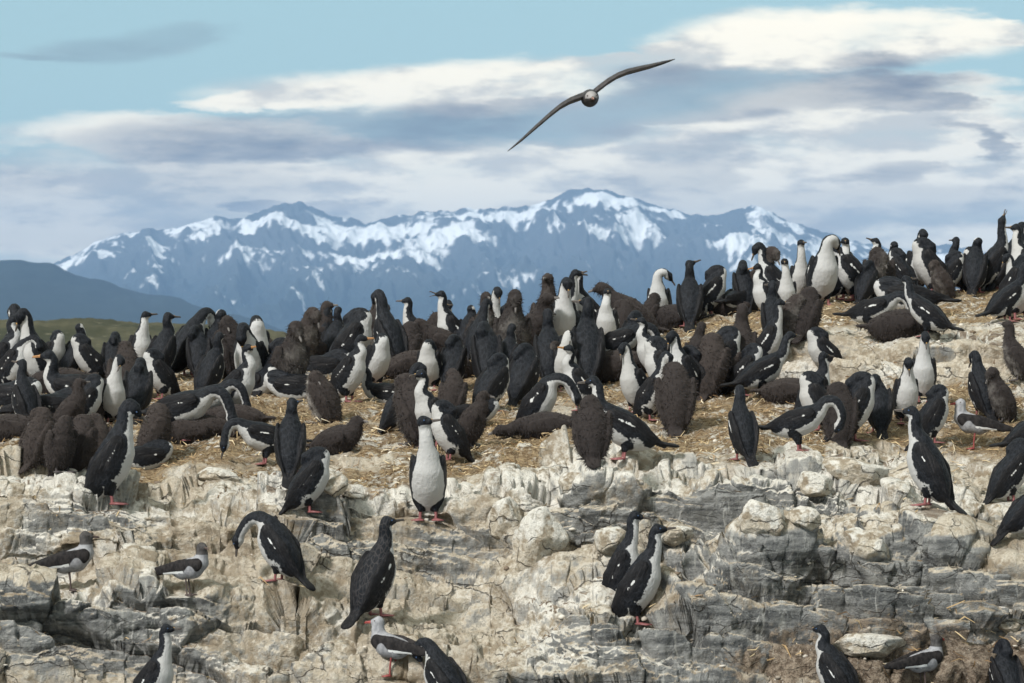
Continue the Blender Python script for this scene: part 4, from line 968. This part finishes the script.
 (A, 856, 243, 300, 'reach', 185, None, 'cormorant arching its white nape left and hanging its black head'),
 (K, 880, 245, 298, 'c_dome', 90, None, 'big smooth brown chick standing egg-shaped on the right-hand rise'),
 (A, 896, 241, 290, 'hood', 90, None, 'black crown showing between two brown chicks on the right-hand rise'),
 (K, 914, 252, 292, 'c_dome', 280, None, 'pale-fringed brown chick behind a bird lying with its wing bar up'),
 (A, 912, 270, 308, 'sit_tuck', 175, None, 'cormorant lying on a nest with white wing bar, on the right-hand rise'),
 (A, 917, 220, 284, 'bow', 285, None, 'cormorant bowing on the right skyline, white cheek against pale cloud'),
 (A, 934, 232, 290, 'tuck', 190, None, 'sloping dark-winged cormorant right of the one bowing on the right skyline'),
 (A, 950, 246, 288, 'tuck', 15, None, 'cormorant with a white stripe down its front edge on the far right rise'),
 (A, 964, 250, 287, 'tuck', 170, None, 'low black cormorant with hidden head, right of the white-striped one'),
 (A, 979, 241, 288, 'tuck', 200, None, 'pale-naped cormorant with hidden head left of the sky-pointing one'),
 (A, 992, 216, 290, 'gape', 20, None, 'cormorant pointing its bill straight up at the sky'),
 (A, 1008, 221, 290, 'bow', 25, None, 'tall cormorant bowing right beside the sky-pointing one'),
 (A, 1028, 224, 296, 'up', 200, None, 'cormorant cut by the right edge behind the bowing skyline birds'),
 (A, 1018, 246, 318, 'tuck', 310, None, 'broad-winged cormorant with black head on white shoulder at the right edge'),
 (A, 1006, 268, 322, 'lean', 20, None, 'dark cormorant with its tail stretched left near the right edge'),
 (A, 872, 290, 334, 'down', 330, None, 'dark stooping cormorant bent low over its chick on the right slope'),
 (K, 896, 310, 338, 'c_lie', 350, None, 'dark chick crouched under the stooping cormorant on the right slope'),
 (A, 930, 286, 340, 'lean', 160, -170, 'cormorant with white shoulder and dark wing slanting down right at the rock lip'),
 (A, 925, 332, 402, 'bow', 260, None, 'tall white-breasted cormorant pointing its black bill at its own chest'),
 (A, 828, 340, 384, 'tuck', 195, None, 'egg-shaped sleeper facing left below the whitish rock scarp'),
 (A, 850, 370, 440, 'tuck', 10, None, 'sleeper facing right, back to back with another sleeper right of centre'),
 (A, 812, 366, 424, 'up', 15, None, 'dark-backed cormorant with thin neck looking right, behind two sleepers'),
 (A, 822, 374, 434, 'tuck', 190, None, 'sleeper facing left with scruffy wing, back to back with another sleeper'),
 (A, 796, 396, 450, 'arch', 350, None, 'cormorant bent double over its own pink feet with arched black neck'),
 (A, 744, 388, 462, 'bow', 115, None, 'cormorant seen from behind preening its left side on open straw'),
 (A, 880, 374, 434, 'tuck', 88, None, 'round-backed sleeper seen from behind beneath the rock scarp'),
 (A, 906, 374, 424, 'bow', 275, None, 'small white-breasted bird with black head bowed, next to the round-backed sleeper'),
 (A, 930, 393, 446, 'tuck', 10, None, 'sleeper facing right with long tail to the left, behind the slim upright bird'),
 (A, 932, 410, 510, 'up', 155, 20, 'slim upright cormorant with white neck stripe striding left on the rocks'),
 (A, 984, 362, 420, 'bow', 110, None, 'dark-backed cormorant nodding left beside a bent brown chick'),
 (K, 1004, 370, 424, 'c_bow', 200, None, 'brown chick with bent neck and pale bill right of the nodding cormorant'),
 (K, 1021, 340, 388, 'c_tall', 180, None, 'chick with raised dark neck at the right edge below the scarp'),
 (A, 1008, 440, 502, 'tuck', 20, None, 'large sleeper with dotted white wing bar at the right, tail to the left'),
 (A, 1030, 424, 462, 'lean', 10, None, 'dark tail and wing of a cormorant poking in at the right edge above the sleeper'),
 # front of the colony, left
 (A, 106, 404, 510, 'bow', 15, None, 'tall bowing cormorant standing on the rock edge in front of dark chicks, front left'),
 (K, 36, 412, 472, 'c_dome', 60, None, 'leftmost of three dark hunched chicks at the front left'),
 (K, 60, 414, 470, 'c_dome', 300, None, 'middle of three dark hunched chicks, front left, with scruffy back'),
 (K, 80, 416, 468, 'c_dome', 45, None, 'rightmost of three dark hunched chicks, next to the tall bowing adult'),
 (K, 97, 420, 466, 'c_dome', 100, None, 'chick directly behind the tall bowing adult at front left'),
 (K, 152, 404, 464, 'c_dome', 20, None, 'upright brown chick just right of the tall bowing adult'),
 (A, 140, 438, 466, 'sit_tuck', 20, None, 'low black and white bird at the feet of the upright brown chick'),
 (A, 80, 382, 430, 'tuck', 15, None, 'cormorant with curved white front stripe behind the three dark chicks'),
 (K, 65, 393, 436, 'c_up', 0, None, 'small chick facing right with raised neck behind the three dark chicks'),
 (K, 93, 382, 424, 'c_hunch', 100, None, 'brown chick behind the curved white stripe of an adult, left crowd'),
 (A, 26, 361, 432, 'up', 125, 40, 'upright dark-backed cormorant with long black neck near the left edge'),
 (A, 44, 386, 424, 'sit_tuck', 10, None, 'dark wing with a white dash right of the long black neck, left edge'),
 (K, 3, 412, 440, 'c_lie', 0, None, 'dark chick lying at the left edge below a white patch'),
 (A, 3, 366, 408, 'sit_tuck', 340, None, 'low white-sided cormorant sitting at the left edge'),
 (A, 430, 350, 392, 'tuck', 260, None, 'fluffed white breast with no head visible, above the star-white upright bird'),
 (A, 436, 370, 448, 'rest', 215, None, 'upright cormorant with S-curved white neck facing left in mid colony'),
 (K, 418, 378, 450, 'c_hunch', 120, None, 'dark chick standing against the S-curved white neck'),
 (K, 452, 378, 418, 'c_hunch', 70, None, 'dark round chick just right of the S-curved white neck'),
 (A, 467, 397, 424, 'sit_tuck', 5, None, 'grey back of a bird lying behind the pale-billed dark chick'),
 (K, 468, 403, 448, 'c_up', 0, None, 'dark chick sitting with raised neck and pale bill facing right'),
 (A, 428, 411, 516, 'up', 268, 62, 'full-fronted white cormorant with bright pink feet on the rock edge, head turned right'),
 (A, 452, 418, 464, 'tuck', 190, None, 'cormorant with dark wing and tail just behind the pink-footed white one'),
 # on the cliff below the colony
 (A, 372, 518, 618, 'up', 42, -35, 'dark young cormorant with scaly brown back standing on the lower cliff'),
 (A, 634, 529, 630, 'up', 352, 8, 'front bird of the standing pair on the lower ledge, whole white flank showing'),
 (A, 620, 518, 616, 'up', 352, 8, 'rear bird of the standing pair on the lower ledge, mostly hidden'),
 (A, 150, 630, 722, 'up', 338, 10, 'cormorant facing right at the bottom left with white throat'),
 (A, 448, 645, 722, 'preen', 140, None, 'arched black cormorant with looped neck at the bottom centre'),
 (A, 840, 632, 714, 'rest', 150, None, 'cormorant facing left at the bottom right, white breast and hunched wing'),
 (A, 1008, 656, 716, 'tuck', 100, None, 'dark sleeping cormorant at the bottom right corner'),
 (A, 1026, 506, 540, 'lean', 10, None, 'dark tail of a cormorant at the right edge below the large sleeper'),
 # more of the crowd between them
 (A, 272, 344, 392, 'hood', 40, None, 'hidden black back between the grey-brown chick and an all-white front'),
 (K, 405, 340, 378, 'c_sit', 20, None, 'dark chick in a hollow right of the rounded white front'),
 (A, 505, 326, 384, 'rest', 60, None, 'dark back squeezed between two bulky sleepers in mid crowd'),
 (A, 566, 330, 392, 'hood', 270, None, 'pale front glimpsed between two birds that show their backs'),
 (A, 632, 316, 360, 'tuck', 60, None, 'dark cormorant in the hollow left of the straw mound'),
 (A, 198, 324, 378, 'tuck', 100, None, 'small grey back low behind the broad black-backed skyline bird'),
 (K, 340, 318, 362, 'c_hunch', 80, None, 'dark chick shoulder behind the white hoop of neck'),
 (K, 672, 296, 330, 'c_lie', 330, None, 'dark chick pressed against the feet of two adults on the mound'),
 (A, 866, 262, 306, 'tuck', 60, None, 'dark wing filling the gap left of the egg-shaped brown chick'),
 (K, 840, 380, 442, 'c_dome', 90, None, 'dark shape of a chick between two back-to-back sleepers'),
 (A, 72, 338, 380, 'hood', 60, None, 'black crown low against the green hill, left of a white arched nape'),
 (K, 268, 322, 366, 'c_hunch', 120, None, 'brown chick half hidden behind the tall grey-brown chick with bent neck'),
 (A, 332, 316, 366, 'rest', 70, None, 'dark shoulders between the glossy black back and the white hoop of neck'),
 (K, 384, 318, 366, 'c_hunch', 200, None, 'brown chick at the feet of the tall stooping skyline adult'),
 (A, 444, 300, 350, 'bow', 300, None, 'white chest half hidden below the calling cormorant'),
 (A, 505, 300, 354, 'tuck', 30, None, 'dark wing edge between two tall brown chicks on the skyline'),
 (K, 538, 300, 352, 'c_hunch', 60, None, 'brown shoulder of a chick before the very tall long-necked one'),
 (A, 576, 296, 350, 'rest', 120, None, 'dark back standing between the level-billed bird and the one with stretched white throat'),
 (K, 647, 292, 334, 'c_hunch', 30, None, 'dark chick at the left foot of the bird preening its shoulder on the mound'),
 (A, 452, 336, 392, 'tuck', 80, None, 'dark back behind the low squatting chick in mid crowd'),
 (A, 300, 368, 398, 'sit_tuck', 170, None, 'dark bird sitting low between the bent-necked chick and the headless-looking one'),
 (K, 562, 352, 388, 'c_hunch', 230, None, 'dark chick in the gap behind the white-bellied bending adult'),
 (A, 700, 350, 400, 'tuck', 170, None, 'dark shoulder tucked behind the large hunched brown chick with stubby wing'),
 (A, 850, 236, 298, 'rest', 250, None, 'white-fronted bird beside the tall one preening its shoulder on the right rise'),
 (A, 745, 262, 314, 'tuck', 100, None, 'dark back at the left end of the knot of birds on the right rise'),
 (A, 960, 232, 288, 'rest', 110, None, 'slim dark back rising between the white-striped bird and the pale-naped one'),
 (K, 872, 250, 300, 'c_hunch', 300, None, 'small brown chick pressed to the left side of the egg-shaped brown chick'),
 (A, 838, 250, 300, 'tuck', 30, None, 'dark sleeper between two white-fronted birds on the right rise'),
 (A, 888, 232, 286, 'rest', 200, None, 'cormorant looking left just behind the egg-shaped brown chick'),
 (A, 975, 230, 286, 'hood', 80, None, 'black crown and back directly left of the sky-pointing cormorant'),
 (K, 945, 262, 298, 'c_hunch', 200, None, 'small chick among adult feet on the far right rise'),
 (A, 1021, 262, 306, 'bow', 200, None, 'bowing bird low at the right edge under the skyline birds'),
 (A, 742, 352, 398, 'tuck', 350, None, 'sleeper just left of the cormorant leaning right with broad white breast'),
 (K, 726, 344, 394, 'c_hunch', 60, None, 'chick crowded behind the mottled pale chick with straight dark neck'),
 (A, 655, 328, 380, 'rest', 200, None, 'cormorant facing left behind the post-like dark chick, right of a level white neck'),
 (K, 786, 378, 402, 'c_lie', 0, None, 'flat dark chick lying by the feet of the cormorant leaning right'),
 (A, 905, 250, 294, 'tuck', 150, None, 'dark wing just left of the pale-fringed brown chick'),
]
CP = {'c_hunch': dict(pale=.25), 'c_dome': dict(pale=0), 'c_up': {}, 'c_tall': dict(pale=.4), 'c_bow': dict(pale=.25), 'c_lie': {}, 'c_sit': {}, 'c_lean': {}}
POSES.update({
 'c_hunch': (66, .150, [(.026, .045, 0), (.030, .080, .01), (.055, .085, .02)], (.072, .060, .026), -70, 25),
 'c_dome': (74, .150, [(.020, .035, 0), (.018, .055, 0), (.0, .062, .02)], (-.012, .045, .04), -40, 150),
 'c_up':   (60, .150, [(.040, .040, 0), (.026, .090, 0), (.018, .125, 0)], (.042, .155, 0), 0, 0),
 'c_tall': (66, .155, [(.020, .065, 0), (.018, .125, 0), (.012, .175, 0)], (.028, .205, 0), 4, 0),
 'c_bow':  (66, .155, [(.028, .065, 0), (.040, .125, 0), (.070, .150, 0)], (.092, .122, 0), -68, 0),
 'c_lie':  (6, .075, [(.060, .0, 0), (.120, -.030, .01), (.160, -.035, .02)], (.195, -.036, .03), -8, 15),
 'c_sit':  (20, .095, [(.050, .040, 0), (.045, .075, 0), (.05, .095, 0)], (.075, .105, 0), -15, 0),
 'c_lean': (38, .150, [(.055, .045, 0), (.085, .085, 0), (.110, .110, 0)], (.140, .118, 0), -18, 0),
})
def seat(px, pyf):
    p = hit(px, pyf)
    if p is None:                       # off the rock's outline: look for the crest in that column
        y = pyf
        while p is None and y < 760: y += 4; p = hit(px, y)
    return p
GRP = {A: 'adult cormorants of the colony', K: 'downy chicks of the colony'}
rgb = np.random.default_rng(2024)
for i, (kind, px, pyt, pyf, pose, yaw, hy, label) in enumerate(BIRDS):
    rg = np.random.default_rng(1000+i)
    near = pyf > 440
    gap = .32 if 'calling' in label else (.12 if 'pointing its bill' in label else 0.0)
    pale = CP.get(pose, {}).get('pale', 0)
    if 'mottled pale' in label: pale = 1.0
    if 'white left edge' in label: pale = 1.0
    p = seat(px, pyf)
    bird, zs = make_bird(kind, pose, hy, rg, near, gap, pale, fat=float(rg.uniform(.95, 1.07)), young='young' in label, orange=('orange bill' in label or 'orange-billed cormorant' in label))
    sc = float(np.clip((pyf-pyt)/F*p.y/zs, .84, 1.20))
    yw = R(yaw+rg.normal()*4)
    back = .05 if pyf < 440 else .015
    x, y = p.x, p.y+back
    if label.startswith('rear bird of'): y += .20
    zz = []
    for sd in (-1, 1):
        fx = x+sc*(.05*math.cos(yw)-sd*.046*math.sin(yw)); fy = y+sc*(.05*math.sin(yw)+sd*.046*math.cos(yw)); zz.append(drop(fx, fy, p.z+.5)[0])
    z = min(max(.5*(zz[0]+zz[1]), p.z-.06), p.z+.06) if pyf < 440 else min(max(max(zz), p.z-.03), p.z+.04)
    if bird.name.startswith('cormorant') and POSES[pose][1] < .12: z -= .012
    bird.location = (x, y, z-.006); bird.rotation_euler = (0, 0, yw); bird.scale = (sc, sc, sc)
    tag(bird, label, 'cormorant chick' if kind == K else 'cormorant', GRP[kind])

# ------------------------------------------------------------------ dolphin gulls
def gull_material():
    m, nt, b = material('gull_plumage'); g = nt.new('ShaderNodeTexCoord'); sp = nt.new('ShaderNodeSeparateColor'); nt.link(nt.attr('pattern').outputs['Color'], sp.inputs[0])
    nf = nt.noise(nt.mapping(g.outputs['Object'], (50, 50, 30)), 1, 4)
    pale = nt.mix(nt.sstep(nf, .3, .7), (0.20, 0.20, 0.212), (0.31, 0.31, 0.32))
    dark = nt.mix(nt.sstep(nf, .35, .65), (0.012, 0.011, 0.0115), (0.030, 0.0265, 0.026))
    hood = nt.mix(nt.sstep(nf, .3, .7), (0.040, 0.037, 0.036), (0.085, 0.080, 0.077))
    c = nt.mix(nt.sstep(sp.outputs[2], .42, .58), pale, hood); c = nt.mix(nt.sstep(sp.outputs[0], .44, .56), c, dark); c = nt.mix(nt.sstep(sp.outputs[1], .45, .6), c, (0.62, 0.62, 0.61))
    nt.link(c, b.inputs['Base Color']); b.inputs['Roughness'].default_value = .7; b.inputs['Specular IOR Level'].default_value = .1; return m
M_GULL = gull_material()
def make_gull(label, hood, headyaw, redfoot, seed):
    rg = np.random.default_rng(seed); pit = R(14+rg.normal()*3); u = np.array([math.cos(pit), 0, math.sin(pit)]); v = np.array([math.sin(pit), 0, -math.cos(pit)]); H = np.array([0, 0, .185])
    B = lambda s, d, y=0: H+u*s-v*d+np.array([0, y, 0])
    sp_ = [(B(-.105, .012), .032), (B(-.03, -.004), .060), (B(.05, -.004), .068), (B(.115, .018), .050)]
    hv = np.array([math.cos(R(headyaw)), math.sin(R(headyaw)), -.08]); hv /= np.linalg.norm(hv)
    nk = [B(.11, .025), B(.135, .075), B(.138, .112)]; hd = nk[-1]+np.array([.004, 0, .012])
    td = -u*.98+np.array([0, 0, -.12])
    def body(p):
        d = None
        for (a, r1), (c, r2) in zip(sp_[:-1], sp_[1:]):
            q, _ = d_cone(p, a, c, r1, r2); d = q if d is None else smin(d, q, .03)
        q, _ = d_cone(p, nk[0], nk[1], .046, .036); d = smin(d, q, .03); q, _ = d_cone(p, nk[1], nk[2], .036, .033); return smin(d, q, .02)
    def head(p): return d_cone(p, hd, hd+hv*.028, .0345, .020)[0]
    def wing(p, y):
        rel = p-H; s = rel@u; dd = -(rel@v); yy = rel[:, 1]*y; f = np.clip((.10-s)/.36, 0, 1); l0 = .055*(1-f**2)+.012*f
        Q = np.stack([s, dd, (yy-l0)*2.6], 1); a, _ = d_cone(Q, np.array([.095, .012, 0]), np.array([-.02, .020, 0]), .044, .052); c, _ = d_cone(Q, np.array([-.02, .020, 0]), np.array([-.275, .030, 0]), .052, .020); return np.minimum(a, c)*.55
    def wings(p): return np.minimum(wing(p, 1), wing(p, -1))
    t0 = B(-.10, .012)
    def tail(p):
        rel = p-t0; Q = np.stack([rel@td, (rel@np.cross(td, np.array([0, 1., 0])))*3.4, rel[:, 1]], 1); return d_cone(Q, np.zeros(3), np.array([.085, 0, 0]), .028, .032)[0]*.5
    def fn(p): return smin(smin(smin(body(p), head(p), .02), wings(p), .008), tail(p), .015)
    pts = np.array([a for a, _ in sp_]+[hd, t0+td*.15, B(-.27, .04)]); ver, fac = surface_nets(fn, pts.min(0)-.1, pts.max(0)+.1, .0072)
    p = ver.astype(np.float32); db, dw, dt, dh = np.minimum(body(p), head(p)), wings(p), tail(p), head(p); rel = p-H; s = rel@u; dd = -(rel@v); nl = fbmn(p*20+seed, 3, seed)
    fw = (db-dw)*1.6-.001+.003*nl; edge = np.where((fw > -.004), .009-np.abs(dd+.018+.10*(s+.02))+.004*nl, -1); edge = np.where((fw > -.01) & (s > -.16) & (s < .0), edge, -1)
    hf = (.062-np.linalg.norm((p-hd)*np.array([1, 1, .9]), axis=1)) if hood else np.full(len(p), -1.)
    wt = (fw > 0)&(s < -.17)
    pat = np.stack([np.clip(fw*30+.5, 0, 1), np.clip(edge*60+.5, 0, 1), np.clip(hf*30+.5, 0, 1)], 1)
    o = mesh_obj('gull', ver, fac, M_GULL, attrs={'pattern': pat}); rot = frame(hv, np.array([0, 0, -1.]))
    bl = poly_obj('bill', *bill_mesh(L=.040, r=.0092), M_DKB if hood == 2 else M_REDB, o); bl.matrix_local = Matrix.Translation(Vector(hd+hv*.046)) @ rot.to_4x4()
    for sd in (-1, 1):
        ft = poly_obj('foot', *foot_mesh(.125, .62), M_REDF if redfoot else M_DKF, o); ft.location = (.012, .028*sd, 0); ft.rotation_euler = (0, 0, R(8*sd))
        e = poly_obj('eye', *ball(.0048), M_DKB if not hood else M_CFOOT, o); e.location = Vector(hd+hv*.016+np.array([0, 0, .008]))+rot.col[1]*sd*.0285
    tag(o, label, 'gull', 'gulls on the rocks'); return o
GULLS = [(68, 534, 594, 8, 2, 0, False, 'larger dark-headed gull nearest the left edge, dark bill pointing right'),
         (186, 545, 596, 345, 2, -40, False, 'smaller dark-headed gull with pale breast, right of the other on the left ledge'),
         (394, 622, 682, 150, 0, 20, True, 'pale-headed gull with red bill and red legs below the scaly-backed cormorant'),
         (976, 399, 450, 172, 0, 30, True, 'pale grey gull with red legs standing behind the slim upright cormorant'),
         (922, 642, 694, 25, 1, 0, False, 'dark-winged gull with pink bill beside the long whitish slab')]
for i, (px, pyt, pyf, yaw, hood, hy, rf, lab) in enumerate(GULLS):
    g = make_gull(lab, hood, hy, rf, 50+i); p = seat(px, pyf); zs = max(v.co.z for v in g.data.vertices); sc = float(np.clip((pyf-pyt)/F*p.y/zs, .85, 1.2))
    z = drop(p.x, p.y+.05, p.z+.5)[0]; g.location = (p.x, p.y+.02, min(max(z, p.z-.02), p.z+.03)-.002); g.rotation_euler = (0, 0, R(yaw)); g.scale = (sc,)*3

# ------------------------------------------------------------------ the big brown seabird gliding towards us
m_pet, nt, b = material('brown_seabird_plumage'); g = nt.new('ShaderNodeTexCoord'); sp = nt.new('ShaderNodeSeparateColor'); nt.link(nt.attr('pattern').outputs['Color'], sp.inputs[0])
nf = nt.noise(g.outputs['Object'], 22, 4)
c = nt.mix(nt.sstep(nf, .3, .7), (0.018, 0.016, 0.017), (0.046, 0.041, 0.040)); c = nt.mix(nt.math('MULTIPLY', nt.sstep(sp.outputs[0], .3, .7), .8), c, (0.34, 0.32, 0.31)); c = nt.mix(nt.math('MULTIPLY', nt.sstep(sp.outputs[1], .3, .7), .55), c, (0.20, 0.185, 0.18))
nt.link(c, b.inputs['Base Color']); b.inputs['Roughness'].default_value = .7
DB = 33.0; c0 = at(590, 98, DB)
def wing_pts(pts): return [np.array((at(x, y, DB)-c0)[:]) for x, y in pts]
Rw = wing_pts([(594, 94), (601, 89), (608, 84), (618, 78.5), (628, 75), (640, 72.5), (652, 70), (664, 67), (672, 64.8), (678, 62.8)])
Lw = wing_pts([(586, 96), (578, 98.5), (570, 101), (560, 106), (550, 113), (541, 120), (530, 128.5), (520, 136.5), (511, 143), (505, 147)])
chord = [.24, .25, .25, .24, .235, .22, .19, .14, .085, .02]; yoff = [0, -.02, -.045, -.075, -.085, -.07, -.03, .03, .09, .15]; thick = [.028, .027, .023, .019, .016, .014, .011, .009, .006, .003]
ver, fac, pat = [], [], []
def airfoil(n=14):
    a = np.linspace(0, 2*np.pi, n, endpoint=False); return a
for W in (Rw, Lw):
    i0 = len(ver); n = 16
    for j, q in enumerate(W):
        for k in range(n):
            a = 2*np.pi*k/n; y = .5-.5*math.cos(a); t = math.sin(a)*thick[j]*(1-y)**.6*1.25
            cam_ = .035*chord[j]/.24*math.sin(y*math.pi)
            ver.append((q[0], yoff[j]-.10+y*chord[j], q[2]+t+cam_-.018*(y)*chord[j]/.25)); pat.append((0, 1.0 if (math.sin(a) < 0 and .25 < y < .95 and 1 <= j <= 6) else 0, 0))
    for j in range(len(W)-1):
        for k in range(n): fac.append((i0+j*n+k, i0+j*n+(k+1) % n, i0+(j+1)*n+(k+1) % n, i0+(j+1)*n+k))
i0 = len(ver); n = 20
prof = [(-.33, .012, -.02), (-.31, .030, -.02), (-.285, .045, -.018), (-.25, .054, -.014), (-.20, .058, -.008), (-.14, .072, -.004), (-.06, .088, 0), (.05, .092, 0), (.15, .080, .002), (.24, .052, .004), (.32, .042, .006), (.42, .048, .008), (.45, .012, .008)]
for j, (y, r, z) in enumerate(prof):
    for k in range(n):
        a = 2*np.pi*k/n; fl = .3 if y > .28 else 1; ver.append((r*math.cos(a), y, z+r*math.sin(a)*fl)); pat.append((1.0 if (y < -.17 and math.sin(a) > -.3) else 0, 0, 0))
for j in range(len(prof)-1):
    for k in range(n): fac.append((i0+j*n+k, i0+j*n+(k+1) % n, i0+(j+1)*n+(k+1) % n, i0+(j+1)*n+k))
pet = mesh_obj('seabird', ver, fac, m_pet, attrs={'pattern': np.array(pat, float)}); pet.location = c0
bl = poly_obj('bill', *bill_mesh(L=.085, r=.017), plain('pinkish_horn_bill', (.30, .17, .13)), pet); bl.matrix_local = Matrix.Translation((.0, -.325, -.028)) @ frame(np.array([.05, -1, -.12]), np.array([0, -.1, -1])).to_4x4()
for sd in (-1, 1):
    e = poly_obj('eye', *ball(.009), M_CFOOT, pet); e.location = (sd*.046, -.272, .004)
pet.rotation_euler = (0, R(-3), R(3))
tag(pet, 'large brown seabird gliding over the colony with long drooped wings, head on', 'seabird')
# ------------------------------------------------------------------ the air over the channel
hz = bpy.data.materials.new('air'); hz.use_nodes = True; nt = NT(hz.node_tree)
for n in list(nt.n): nt.n.remove(n)
out = nt.new('ShaderNodeOutputMaterial'); pv = nt.new('ShaderNodeVolumePrincipled')
pv.inputs['Color'].default_value = (0.36, 0.60, 1.0, 1); pv.inputs['Density'].default_value = 6.6e-5
pv.inputs['Anisotropy'].default_value = 0.0
nt.link(pv.outputs[0], out.inputs['Volume'])
bm = bmesh.new(); bmesh.ops.create_cube(bm, size=1.0)
me = bpy.data.meshes.new('haze'); 
for v in bm.verts: v.co = Vector((v.co.x*17000, (v.co.y+.5)*20500-2500, (v.co.z+.5)*742-2.0))
bm.to_mesh(me); bm.free(); me.materials.append(hz)
o = bpy.data.objects.new('haze', me); COL.objects.link(o); o['kind'] = 'stuff'
